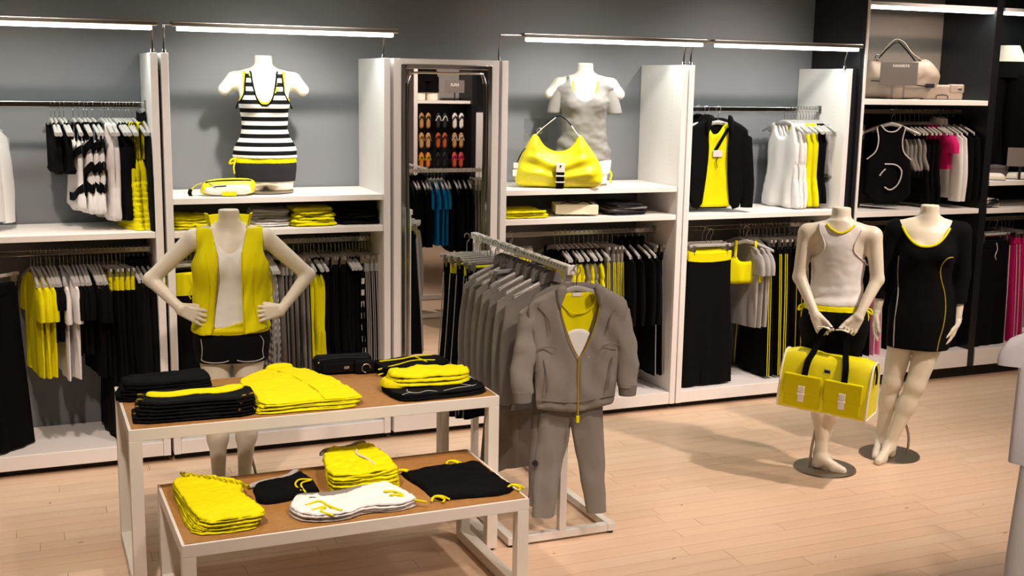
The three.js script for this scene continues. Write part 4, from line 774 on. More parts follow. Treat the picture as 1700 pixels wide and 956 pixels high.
// black belt bag on the taller table
{
  const g = thing('belt_bag', 'black zipped belt bag lying on the taller table', 'bag', [.77, .757, 1.165], -.1);
  part(g, 'body', bx(-.165, .115, 0, .085, -.05, .05, .022), M.black2);
  part(g, 'front_pocket', bx(-.135, .02, .008, .06, .045, .062, .01), M.black2); part(g, 'zip', tube([[-.15, .075, .045], [-.05, .081, .048], [.09, .077, .046]], .003, 5), M.charcoal);
  const s = part(g, 'side_pouch', bx(.022, .125, .0, .068, .035, .078, .016), M.black2); part(s, 'ring', new THREE.TorusGeometry(.021, .003, 8, 20, 4.6).translate(.078, .03, .08), M.chromeDull);
  part(g, 'name_plate', bx(-.028, -.004, .028, .041, .062, .0645, .001), M.chromeDull); part(g, 'rivet', new THREE.SphereGeometry(.006, 10, 8).translate(-.15, .062, .05), M.chrome);
  part(g, 'strap', ribbon([[.11, .045, 0], [.145, .05, .01], [.18, .03, .02], [.2, .004, .05]], [0, .3, 1], .03, .004), M.black);
}
// right-hand pile
for (let i = 0; i < 2; i++) {
  const g = thing('folded_trousers', `${i ? 'upper' : 'lower'} folded black trousers with white stitching under the yellow roll`, 'trousers', [1.035, .756 + i * .014, 1.68 - .012 * i], -.04, 'folded black trousers with white stitching');
  folded(g, [[-.225, .13], [-.15, .19], [.1, .18], [.225, .13], [.262, -.03], [.2, -.1], [.03, -.115], [-.15, -.13], [-.2, -.08]], .013, 2, M.black2, i * 5 + 33, { amp: .004 });
  if (i) { part(g, 'stitching', tube([[-.17, .013, .105], [-.13, .017, .09], [-.1, .017, .105], [-.04, .017, .08], [.0, .014, .1]], .0022, 5, 24), M.piping); part(g, 'stitching', tube([[-.125, .017, .03], [-.135, .0175, .06], [-.12, .017, .095]], .0022, 5, 12), M.piping); part(g, 'stitching', tube([[.03, .014, .09], [.1, .017, .07], [.15, .0165, .06], [.22, .012, .02]], .0022, 5, 20), M.piping); part(g, 'stitching', tube([[.13, .0175, .0], [.16, .017, .03], [.185, .016, .055]], .0022, 5, 12), M.piping); }
}
{
  const g = thing('folded_shirt', 'thick yellow folded top on the black stitched trousers', 'top', [1.045, .785, 1.585], -.06);
  folded(g, [[-.19, -.08], [-.05, -.105], [.1, -.1], [.19, -.075], [.2, .03], [.175, .1], [.06, .085], [-.1, .095], [-.2, .07]], .058, 3, M.yellow, 91, { amp: .017, soft: 2 });
  part(g, 'lower_fold', flatPuff(soft([[-.225, -.05], [-.18, -.08], [-.1, -.08], [-.1, .07], [-.2, .08], [-.235, .02]], 2), .03, { wave: crease(.006, 9) }), M.yellow2);
}
for (let i = 0; i < 2; i++) {
  const g = thing('folded_trousers', `${i ? 'upper' : 'lower'} folded black trousers with yellow piping behind the yellow roll`, 'trousers', [1.075, .756 + i * .026, 1.255], .08, 'folded black trousers with yellow piping');
  folded(g, rect(.36, .19), .024, 2, M.black, i * 4 + 43, { rough: .02, amp: .008 });
  for (const q of [[[-.2, .012, .05], [-.1, .03, .06], [0, .032, .02], [.1, .031, .05]], [[-.16, .028, -.04], [-.05, .033, -.03], [.03, .034, -.05], [.13, .03, -.06]], [[.03, .034, -.05], [.035, .034, 0], [.05, .03, .07]]]) part(g, 'piping', tube(q, .0042, 5, 18), M.yellow);
}
{ const g = thing('yellow_drawstring', 'yellow cord lying beside the black belt bag', 'cord', [.935, .757, 1.2]); part(g, 'cord', tube([[-.03, .012, .06], [-.005, .028, .02], [.02, .034, 0], [.05, .014, .03], [.09, .01, .06], [.13, .03, .05]], .005, 6, 30), M.yellow); }
// ---- low table
const ruffPoly = [[-.155, .16], [-.115, .25], [-.07, .285], [-.04, .24], [.03, .235], [.1, .13], [.138, .09], [.112, -.01], [.098, -.04], [.138, -.28], [.124, -.33], [0, -.335], [-.112, -.32], [-.135, -.18], [-.14, 0]];
for (let i = 0; i < 4; i++) {
  const g = thing('folded_shirt', `${which(i, 4)} folded yellow ruffled top at the low table's left end`, 'top', [-.012 + .004 * i, .451 + i * .013, 1.975 - .004 * i], .03 * (i - 1.5), 'folded yellow ruffled tops');
  folded(g, ruffPoly, .012, 2, M.yellow, i * 4 + 53, { amp: .011, rough: .012, f: 9, cell: .009 });
  if (i === 3) part(g, 'ruffle', (() => { const r = []; for (let k = 0; k <= 60; k++) { const t = k / 60, a = lerp(-.1, .13, t), zz = -.27 + .25 * t * t + .05 * Math.sin(t * 3); r.push([V(a + .006 * Math.sin(k * 1.3), .014, zz), V(a, .024 + .006 * Math.sin(k * 1.9), zz + .012), V(a + .012, .016 + .008 * Math.cos(k * 1.3), zz + .03 + .008 * Math.sin(k * 1.9)), V(a + .008, .008, zz + .02)]); } return loft(r); })(), M.yellow);
}
{
  const g = thing('folded_shorts', 'black shorts with grey waistband and yellow drawstring on the low table', 'shorts', [.295, .451, 1.905], 0);
  part(g, 'fabric', flatPuff(soft([[-.13, .05], [-.08, .1], [.04, .12], [.11, .2], [.135, .09], [.14, -.02], [.132, -.1], [.03, -.115], [-.005, -.14], [-.1, -.155], [-.142, -.12], [-.13, -.02]], 2), .022, { edge: .024, wave: creases(.008, 3.1) }), M.black);
  part(g, 'waistband', flatPuff(soft([[-.15, .06], [-.13, .095], [-.06, .13], [.03, .145], [.085, .225], [.115, .225], [.1, .175], [.04, .11], [-.08, .085], [-.13, .05]], 1), .014, { cell: .008 }).translate(0, .008, 0), M.lgrey);
  part(g, 'drawstring', tube([[.05, .024, .1], [.04, .03, .03], [.07, .032, -.02], [.12, .028, -.01], [.075, .03, .015], [.06, .03, .05], [.065, .02, .12]], .0045, 6, 34), M.yellow);
}
for (let i = 0; i < 3; i++) {
  const g = thing('folded_shorts', `${which(i, 3)} yellow shorts with grey waistband stacked on the low table`, 'shorts', [.655 - .008 * i, .451 + i * .03, 1.85 - .006 * i], .04 * (i - 1), 'yellow shorts with grey waistbands');
  folded(g, [[-.13, .12], [-.08, .19], [0, .18], [.09, .22], [.13, .16], [.135, .0], [.13, -.17], [.1, -.21], [-.01, -.215], [-.12, -.22], [-.19, -.18], [-.16, 0]], .029, 3, M.yellow, i * 4 + 63, { amp: .014, rough: .016, f: 10 });
  part(g, 'waistband', flatPuff(soft([[-.15, .1], [-.13, .17], [-.07, .195], [0, .185], [.06, .235], [.11, .23], [.1, .195], [.03, .165], [-.06, .165], [-.11, .13]], 1), .017, { cell: .008 }).translate(0, .016, 0), M.grey);
  if (i === 2) part(g, 'drawstring', tube([[.02, .031, -.09], [.0, .034, -.03], [.02, .035, .05], [.03, .03, .12], [.01, .024, .19]], .0055, 6, 26), M.white2);
}
for (let i = 0; i < 2; i++) {
  const g = thing('folded_shorts', `${i ? 'upper' : 'lower'} white shorts with grey waistband at low table's front edge`, 'shorts', [.515, .451 + i * .018, 2.19], .02 * i, 'white shorts with grey waistbands');
  folded(g, [[-.27, -.02], [-.24, .07], [-.2, .125], [-.03, .075], [.18, .165], [.2, .15], [.255, -.08], [.24, -.1], [.15, -.135], [.02, -.1], [-.07, -.155], [-.22, -.125]], .017, 2, i ? M.white : M.white2, i * 4 + 73, { amp: .012, rough: .008, f: 9, cell: .009 });
  part(g, 'waistband', flatPuff(soft([[-.225, .09], [-.2, .145], [-.1, .12], [0, .12], [.1, .165], [.17, .205], [.21, .17], [.15, .135], [.05, .085], [-.05, .07], [-.15, .08]], 1), .014, { cell: .008 }).translate(0, .008, 0), M.grey);
  if (i) { part(g, 'pocket_lining', flatPuff(soft([[-.21, .05], [-.17, .075], [-.13, .06], [-.15, .045]], 2), .004, { cell: .005 }).translate(0, .018, 0), M.charcoal); for (const q of [[[-.2, .02, .02], [-.14, .023, .0], [-.12, .024, .06], [-.08, .02, .13]], [[-.19, .02, .08], [-.13, .023, .07], [-.16, .022, .11], [-.12, .012, .15]], [[.14, .022, -.02], [.18, .023, .0], [.2, .022, .05], [.15, .022, .03]], [[.19, .02, .05], [.23, .012, .09], [.28, .004, .12]]]) part(g, 'drawstring', tube(q, .005, 6, 20), M.yellow); }
}
{
  const g = thing('folded_shirt', 'black top with yellow drawstring ends at the low table\'s right end', 'top', [1.02, .451, 2.02], 0);
  part(g, 'fabric', flatPuff(soft([[-.2, .17], [-.16, .14], [-.06, .165], [.07, .165], [.18, .18], [.192, .1], [.19, -.07], [.212, -.2], [.145, -.27], [-.03, -.25], [-.17, -.235], [-.172, -.06], [-.2, .06]], 1), .018, { edge: .02, wave: creases(.009, 5.5, 8) }), M.black);
  for (const [x, z] of [[-.2, -.13], [.05, -.175], [-.16, .24], [.19, .22]]) part(g, 'drawstring_end', [tube([[x - .03, .006, z + .01], [x - .01, .02, z - .01], [x + .02, .022, z], [x + .05, .008, z + .012]], .005, 6, 16), tube([[x - .02, .012, z - .014], [x, .024, z + .004], [x + .025, .014, z + .022], [x + .012, .006, z + .03]], .005, 6, 16)], M.yellow);
}
// ---------------------------------------------------------------- goods on the shelves
function shelfFold(name, label, cat, pos, w, d, t, n, mats, seed, group) {
  for (let i = 0; i < n; i++) {
    const g = thing(name, n > 1 ? `${which(i, n)} ${label}` : label, cat, [pos[0] + .004 * noise(i, seed), pos[1] + .001 + i * t * 1.55, pos[2]], .05 * noise(seed, i * 3.1), group);
    folded(g, rect(w * (1 - .05 * i), d), t * 1.5, 2, mats[i % mats.length], seed + i * 3.3, { rough: .035, amp: t * .6, f: 11 });
  }
}
shelfFold('folded_shirt', 'yellow folded top at the left end under the striped torso', 'top', [.21, 1.324, -.2], .22, .26, .022, 2, [M.yellow2, M.yellow], 3, 'yellow tops left of the vest mannequin');
shelfFold('folded_shirt', 'pale folded top right of the vest mannequin', 'top', [.66, 1.324, -.22], .24, .26, .02, 3, [M.white, M.lgrey, M.lgrey], 7, 'pale folded tops');
shelfFold('folded_shirt', 'yellow folded top beside the black pile on the shelf', 'top', [.9, 1.324, -.2], .27, .28, .022, 3, [M.yellow, M.yellow, M.yellow2], 11, 'yellow tops beside the black pile');
shelfFold('folded_shirt', 'black folded top beside the mirror panel', 'top', [1.18, 1.324, -.22], .25, .28, .024, 4, [M.black, M.black2], 15, 'black tops beside the mirror');
shelfFold('folded_shirt', 'thin yellow folded top below the handbag', 'top', [2.25, 1.331, -.2], .32, .3, .014, 2, [M.yellow2, M.yellow], 19, 'yellow tops below the handbag');
shelfFold('folded_shirt', 'charcoal folded top right of the cream box', 'top', [2.98, 1.331, -.2], .28, .28, .016, 3, [M.charcoal, M.grey2], 23, 'charcoal tops right of the cream box');
{
  const g = thing('gift_box', 'cream box with a black strap below the grey torso form', 'box', [2.64, 1.331, -.18], -.3);
  part(g, 'box', bx(-.14, .14, .012, .075, -.1, .1, .006), std('#e6ddbd', .6)); part(g, 'foot', bx(-.08, -.06, 0, .0118, -.06, .06), M.lgrey); part(g, 'foot', bx(.06, .08, 0, .0118, -.06, .06), M.lgrey);
  part(g, 'strap', ribbon([[-.1, .077, .06], [-.07, .088, .07], [0, .082, .06], [.05, .094, .06], [.1, .078, .07]], [0, .2, 1], .03, .004), M.black);
}
// yellow belt bag on the upper shelf
M.ypvc = std('#e6dc12', .42, { bumpMap: plainTex, bumpScale: .002 }); M.wpvc = std('#efe9df', .3);
{
  const g = thing('belt_bag', 'yellow belt bag with dark zips beside the striped torso form', 'bag', [.415, 1.511, -.12], -.12);
  part(g, 'body', flatPuff2([[-.15, 0], [.14, 0], [.16, .05], [.145, .095], [.05, .1], [-.06, .096], [-.13, .083], [-.155, .04]], .06), M.ypvc);
  part(g, 'zip', ribbon([[-.125, .078, .028], [-.04, .088, .034], [.05, .09, .035], [.13, .088, .028]], [0, 1, .3], .008, .003), M.charcoal);
  const p = part(g, 'front_pocket', flatPuff2([[-.135, .004], [.12, .004], [.13, .04], [.12, .072], [-.125, .066]], .02, .045), M.wpvc);
  part(p, 'pocket_zip', tube([[-.075, .058, .063], [-.03, .06, .064], [-.01, .061, .064]], .003, 5), M.charcoal);
  part(g, 'patch', bx(-.035, .045, .004, .027, .066, .069, .002), M.yellow2); part(g, 'zip_pull', tube([[-.105, .078, .04], [-.085, .062, .062], [-.07, .05, .066]], .003, 5), M.lgrey);
  part(g, 'strap', ribbon([[-.145, .07, .0], [-.175, .06, .01], [-.2, .035, .02], [-.205, .004, .03]], [.2, .2, 1], .04, .005), M.ypvc); part(g, 'strap_edge', ribbon([[-.206, .04, .04], [-.212, .02, .045], [-.205, .004, .05]], [1, 0, .4], .02, .006), M.black);
}
function flatPuff2(poly, t, dz = 0) { return puff(soft(poly, 2), { cell: .01, t, edge: t * 1.15, flat: 0, wave: () => dz }); }
// yellow shoulder bag
{
  const g = thing('shoulder_bag', 'slouchy yellow shoulder bag with buckled strap on the upper shelf', 'bag', [2.49, 1.516, -.11], -.36);
  const pl = (x, y, e) => .020 * e * Math.sin(((y - .12) - Math.abs(x) * .28) * 62) * sstep(.03, .1, y) * (1 - sstep(.2, .28, y)) + .014 * e * noise(x * 7, y * 14, 2) - .014 * e * Math.exp(-((y - .165) ** 2) / .0008);
  part(g, 'body', puff(soft([[-.265, .004], [-.1, .0], [.1, .0], [.262, .004], [.282, .05], [.27, .135], [.235, .2], [.175, .28], [.135, .335], [.112, .335], [.095, .285], [.06, .245], [.0, .228], [-.06, .238], [-.11, .275], [-.14, .335], [-.17, .34], [-.205, .28], [-.245, .2], [-.275, .12], [-.284, .05]], 2), { cell: .01, t: .095, edge: .15, wave: pl }), M.ypvc);
  const zf = y => .1 + .0 * y;
  part(g, 'front_strap', ribbon([[.0, .002, .06], [.0, .03, .098], [0, .07, .106], [0, .12, .108], [0, .155, .1]], [1, 0, 0], .05, .006), M.black);
  const b = part(g, 'buckle_tab', bx(-.027, .027, .105, .165, .1, .113, .004), M.wpvc); part(b, 'stud', new THREE.SphereGeometry(.006, 10, 8).translate(0, .145, .114), M.charcoal);
  part(g, 'buckle', [bx(-.029, .029, .078, .088, .103, .115, .003), bx(-.029, .029, .04, .048, .098, .113, .003)], M.wpvc);
  part(g, 'handle', ribbon([[-.155, .325, 0], [-.12, .37, 0], [-.04, .44, 0], [-.005, .452, 0], [.035, .43, .0], [.09, .37, 0], [.125, .325, 0]], [0, 0, 1], .026, .006, 40), M.black);
  part(g, 'handle_tab', ribbon([[-.185, .3, .012], [-.165, .318, .012], [-.12, .368, .012], [-.03, .443, .012]], [0, 0, 1], .03, .006), M.wpvc); part(g, 'handle_tab', ribbon([[.07, .392, .0], [.1, .35, .006], [.13, .315, .01]], [0, 0, 1], .03, .0085), M.wpvc);
  part(g, 'handle_ring', new THREE.TorusGeometry(.016, .0035, 8, 18).translate(-.13, .358, .004), M.chrome);
  part(g, 'side_tab', [bx(-.292, -.262, .12, .155, -.01, .03, .006), bx(-.296, -.268, .07, .112, -.01, .03, .006)], M.wpvc); part(g, 'side_zip', tube([[-.268, .16, .03], [-.245, .215, .04], [-.22, .25, .04]], .004, 5), M.charcoal);
  const a = thing('acrylic_stand', 'clear acrylic stand behind the yellow shoulder bag', 'display stand', [2.44, 1.516, -.33], -.2);
  const ac = new THREE.MeshPhysicalMaterial({ color: '#f2f4f5', transmission: 1, thickness: 0, roughness: .05, side: THREE.DoubleSide }); part(a, 'post', cyl([0, .008, 0], [0, .42, 0], .008, .008, 10), ac); part(a, 'foot', bx(-.06, .06, 0, .008, -.05, .05), ac); part(a, 'plate', bx(-.1, .06, .28, .43, .009, .013), ac);
}
// yellow duffel held by the mannequin
{
  const g = thing('duffel_bag', 'yellow duffel bag with two buckled pockets in the mannequin\'s hands', 'bag', [3.385, .425, 1.545], -.93); g.rotation.z = -.045;
  const sec = (s, sh) => { const q = [], D = .115, Hh = .315; for (const [a, b] of [[-1, .02], [-.98, .0], [-.5, 0], [.5, 0], [.98, 0], [1, .02], [.98, .2], [.93, .42], [.84, .64], [.7, .82], [.5, .94], [.2, 1], [-.2, 1], [-.5, .94], [-.7, .82], [-.84, .64], [-.93, .42], [-.98, .2]]) q.push(V(s, b * Hh * sh + .004 * noise(s * 20, b * 9, a), a * D * (.97 + .03 * sh) + .006 * noise(s * 14, b * 8 + a, 3))); return q; };
  const rr = []; for (let i = 0; i <= 24; i++) { const t = i / 24, s = lerp(-.245, .245, t), e = Math.min(1, Math.min(t, 1 - t) * 9); rr.push(sec(s, lerp(.95, 1, e) - .05 * Math.sin(t * Math.PI) * sstep(.2, .5, Math.min(t, 1 - t)) * .6)); }
  part(g, 'body', loft(rr), M.ypvc);
  for (const s of [-1, 1]) {
    const p = part(g, 'front_pocket', bx(s * .112 - .1, s * .112 + .1, .012, .19, .1, .124, .01), M.yellow2);
    part(p, 'pocket_flap', bx(s * .112 - .103, s * .112 + .103, .085, .195, .106, .132, .008), M.yellow2);
    const b = part(p, 'buckle', [bx(s * .112 - .019, s * .112 + .019, .098, .135, .131, .138, .004), bx(s * .112 - .021, s * .112 + .021, .082, .096, .13, .142, .004), bx(s * .112 - .017, s * .112 + .017, .045, .084, .125, .136, .004)], M.wpvc);
    for (const f of [-1, 1]) part(g, 'handle', ribbon([[-.085, .19, f * .122], [-.08, .27, f * .1], [-.066, .33, f * .055], [-.058, .4, f * .025], [-.04, .445, f * .02], [.04, .445, f * .02], [.062, .4, f * .025], [.07, .33, f * .055], [.085, .27, f * .1], [.09, .19, f * .122]].map(q => [q[0] * 1.25, q[1], q[2]]), [1, .0, 0], .034, .005, 46), M.black).visible = s > 0;
    part(g, 'end_piping', tube(sec(s * .244, .955).map(v => [v.x, v.y, v.z]), .006, 6, 70, true), M.wpvc);
    part(g, 'hand_grip', ribbon([[s * .05 - .035, .452, .02], [s * .05, .457, .022], [s * .05 + .03, .45, .02]], [0, .2, 1], .04, .008), M.wpvc);
  }
  for (const c of g.children.filter(c => !c.visible)) g.remove(c);
  part(g, 'name_plate', bx(-.008, .03, .222, .245, .102, .106, .003), M.lgrey).rotation.x = -.0; part(g, 'name_plate_face', bx(-.003, .025, .226, .241, .1062, .1075), M.charcoal);
  part(g, 'base', bx(-.243, .243, -.006, .008, -.112, .112, .004), M.wpvc);
  part(g, 'end_strap', ribbon([[.247, .29, .02], [.256, .25, .02], [.258, .19, .02]], [0, 0, 1], .03, .005), M.black); part(g, 'top_zip', tube([[-.2, .302, 0], [0, .3, 0], [.2, .302, 0]], .004, 6), M.gold);
}
// black bay: taupe bags and sign
{
  const g = thing('handbag', 'large taupe handbag behind the grey sign in the black bay', 'bag', [5.24, 2.095, -.25], -.5);
  part(g, 'body', puff(soft([[-.26, 0], [.2, 0], [.26, .05], [.31, .15], [.3, .2], [.22, .29], [.15, .285], [.0, .24], [-.12, .26], [-.2, .29], [-.26, .2], [-.29, .08]], 2), { cell: .014, t: .09, edge: .14, wave: crease(.012, 4, 8) }), M.taupe);
  part(g, 'handle', ribbon([[-.17, .27, .02], [-.09, .37, .02], [-.03, .425, .02], [.02, .41, .02], [.09, .33, .02], [.16, .28, .02]], [0, 0, 1], .03, .007), M.taupe); part(g, 'handle', ribbon([[-.15, .26, -.05], [-.06, .37, -.05], [.0, .41, -.05], [.06, .36, -.05], [.14, .27, -.05]], [0, 0, 1], .03, .007), M.charcoal);
  part(g, 'seam', tube([[-.2, .13, .1], [0, .12, .105], [.15, .1, .1], [.25, .09, .07]], .004, 5), M.charcoal); part(g, 'ring', new THREE.TorusGeometry(.016, .004, 8, 16).translate(-.15, .3, .03), M.chrome); part(g, 'strap_buckle', bx(.19, .25, .085, .115, .07, .095, .004), M.charcoal);
  const c = thing('clutch_bag', 'small taupe clutch beside the large handbag', 'bag', [5.6, 2.095, -.17], -.5);
  part(c, 'body', bx(-.16, .14, 0, .11, -.04, .04, .02), M.taupe); part(c, 'flap', bx(.04, .145, .05, .115, -.045, .048, .015), M.taupe); part(c, 'clasp', bx(.1, .125, .07, .09, .047, .053, .003), M.chrome); part(c, 'tassel', tube([[-.15, .09, .03], [-.17, .06, .045], [-.165, .02, .05]], .012, 6), M.chromeDull); part(c, 'pocket_edge', tube([[-.05, .005, .042], [-.048, .03, .042], [.03, .03, .042], [.032, .005, .042]], .003, 5), M.charcoal);
  const sg = thing('counter_sign', 'grey sign card on clear legs in front of the taupe handbag', 'sign', [5.13, 2.095, -.1], -.5);
  const st = canvasTex(512, 320, (x, w, h) => { x.fillStyle = '#6f665f'; x.fillRect(0, 0, w, h); x.fillStyle = '#e6e0d8'; x.font = 'bold 50px sans-serif'; x.textAlign = 'center'; x.fillText('FAVORITE', w * .55, 66); });
  part(sg, 'card', bx(-.13, .13, .1, .262, -.004, 0, .001), std('#6f665f', .6)); const f = part(sg, 'print', new THREE.PlaneGeometry(.256, .158).translate(0, .181, .0012), std('#ffffff', .6, { map: st }));
  for (const s of [-1, 1]) part(sg, 'clear_leg', bx(s * .04 - .006, s * .04 + .006, 0, .0995, -.012, .004), new THREE.MeshPhysicalMaterial({ color: '#e8ecec', transmission: 1, thickness: 0, roughness: .05, side: THREE.DoubleSide }));
}
// right edge bay: trouser form, shoes, striped pile, signs
{
  const g = thing('trouser_form', 'half figure form in black trousers at the right edge', 'mannequin', [6.33, 1.507, -.3], -.6);
  const legs = [-1, 1].map(s => { const r = []; for (let i = 0; i <= 14; i++) { const v = i / 14; r.push(ellRing(s * lerp(.075, .09, v), lerp(.78, .004, v), 0, lerp(.092, .06, v), lerp(.1, .07, v), 18)); } return loft(r); });
  part(g, 'trousers', [...legs, loft([0, 1, 2, 3].map(i => ellRing(0, .76 + i * .04, 0, .165 - .01 * i, .11 - .004 * i, 24)))], M.black);
  part(g, 'waist', loft([0, 1, 2, 3, 4].map(i => ellRing(0, .88 + i * .03, 0, .138 - .014 * i, .1 - .006 * i, 24))), M.mann);
  for (let k = 0; k < 2; k++) { const s = thing('ballet_flat', k ? 'right cream ballet flat on the shoe shelf' : 'left cream ballet flat on the shoe shelf', 'shoe', [6.05 + k * .3, 1.507, -.1], .9); part(s, 'upper', puff(soft([[-.045, -.12], [.045, -.12], [.05, 0], [.04, .1], [0, .135], [-.04, .1], [-.05, 0]], 2), { cell: .01, t: .05, edge: .06, flat: .95 }).rotateX(-Math.PI / 2).translate(0, .006, 0), M.mann); part(s, 'sole', puff(soft([[-.045, -.12], [.045, -.12], [.05, 0], [.04, .1], [0, .137], [-.04, .1], [-.05, 0]], 2), { cell: .012, t: .005, edge: .01 }).rotateX(-Math.PI / 2).translate(0, .006, 0), M.charcoal); }
  const sg = thing('counter_sign', 'plain grey sign card on the shoe shelf', 'sign', [6.31, 1.507, -.06], -.5); part(sg, 'card', bx(-.1, .1, .1, .24, -.004, 0), std('#7d746e', .6)); part(sg, 'post', bx(-.008, .008, 0, .0995, -.006, .002), M.charcoal);
  const bb = thing('shoe_box', 'small grey box behind the cream ballet flats', 'box', [6.2, 1.507, -.25], -.2); part(bb, 'carton', bx(-.09, .09, 0, .075, -.1, .1, .004), std('#4d4642', .7)); part(bb, 'lid', bx(-.093, .093, .0755, .1, -.103, .103, .004), std('#57504b', .7));
  shelfFold('folded_shirt', 'black and white striped folded top at the right edge', 'top', [6.06, 1.3, -.16], .16, .24, .014, 3, [M.stripeTop2, M.stripeTop2], 31, 'striped tops at the right edge');
}
// ---------------------------------------------------------------- free-standing racks
const slotTex = canvasTex(64, 64, (c, w, h) => { c.fillStyle = '#ffffff'; c.fillRect(0, 0, w, h); c.fillStyle = '#4c4845'; c.fillRect(22, 14, 20, 36); }); slotTex.repeat.set(28, 28);
M.slotted = std('#d8d4cf', .35, { map: slotTex });
function rackBase(g, L, W = .53) {
  for (const s of [-1, 1]) part(g, 'side_bar', bx(s * W / 2 - .02, s * W / 2 + .02, .012, .05, -L / 2, L / 2, .003), M.rackWhite);
  for (const s of [-1, 1]) { part(g, 'cross_bar', bx(-W / 2 + .021, W / 2 - .021, .012, .05, s * (L / 2 - .02) - .02, s * (L / 2 - .02) + .02, .003), M.rackWhite); const p = part(g, 'upright', bx(-.018, .018, .051, 1.31, s * (L / 2 - .02) - .018, s * (L / 2 - .02) + .018, .002), M.rackWhite); part(p, 'slotted_face', bx(-.009, .009, .1, 1.28, s * (L / 2 - .02) + .0181, s * (L / 2 - .02) + .019), M.slotted); for (const q of [-1, 1]) part(g, 'foot', cyl([q * (W / 2), 0, s * (L / 2 - .02)], [q * W / 2, .012, s * (L / 2 - .02)], .017, .017, 10), M.dark); }
}
{
  const g = thing('clothes_rack', 'white metal clothes rack of grey jackets beside the tables', 'clothes rack', [1.655, 0, 1.21], 0);
  rackBase(g, 1.22);
  const r = part(g, 'hanging_rail', bx(-.018, .018, 1.311, 1.345, -.64, .62, .003), M.rackWhite); part(r, 'slotted_face', bx(-.0195, -.0181, 1.318, 1.338, -.62, .6), M.slotted); part(r, 'slotted_top', bx(-.01, .01, 1.3451, 1.346, -.62, .6), M.slotted);
  part(g, 'end_cap', bx(-.024, .024, 1.305, 1.35, .62, .64, .004), M.lacquer);
}
fillRail('grey jacket rack', 'clothes on the grey jacket rack', 1.346, 1.655, 'z', [
  ...[.66, .71, .76, .82].map((z, k) => [z, 'pants', { c: 'black', line: 'piping', len: .84, band: k % 2 ? 'yellow2' : 'black', w: .14, hw: .1, T: .02 }, 'sport_trousers', 'black trousers with grey piping', .12, -.075 + .02 * k]),
  ...[.9, .97].map(z => [z, 'pants', { c: 'black2', line: 'piping', len: .8, w: .14, hw: .095 }, 'sport_trousers', 'black trousers near the middle', .1, -.03]),
  ...[1.06, 1.15, 1.24].map(z => [z, 'jacket', { c: 'grey', c2: 'grey2', len: .62, sl: .5, T: .026, sw: .2 }, 'sweat_jacket', 'grey sweat jacket', .16, -.02]),
  ...[1.33, 1.43, 1.53, 1.63].map((z, k) => [z, 'jacket', { c: k % 2 ? 'grey2' : 'grey', len: .63, sl: .52, T: .028, sw: .21 }, 'sweat_jacket', 'grey zip sweat jacket', .14, -.01]),
  [1.27, 'pants', { c: 'grey2', len: 1.0, T: .03, w: .15 }, 'sweat_trousers', 'dark grey sweat trousers', .14, -.03],
]);
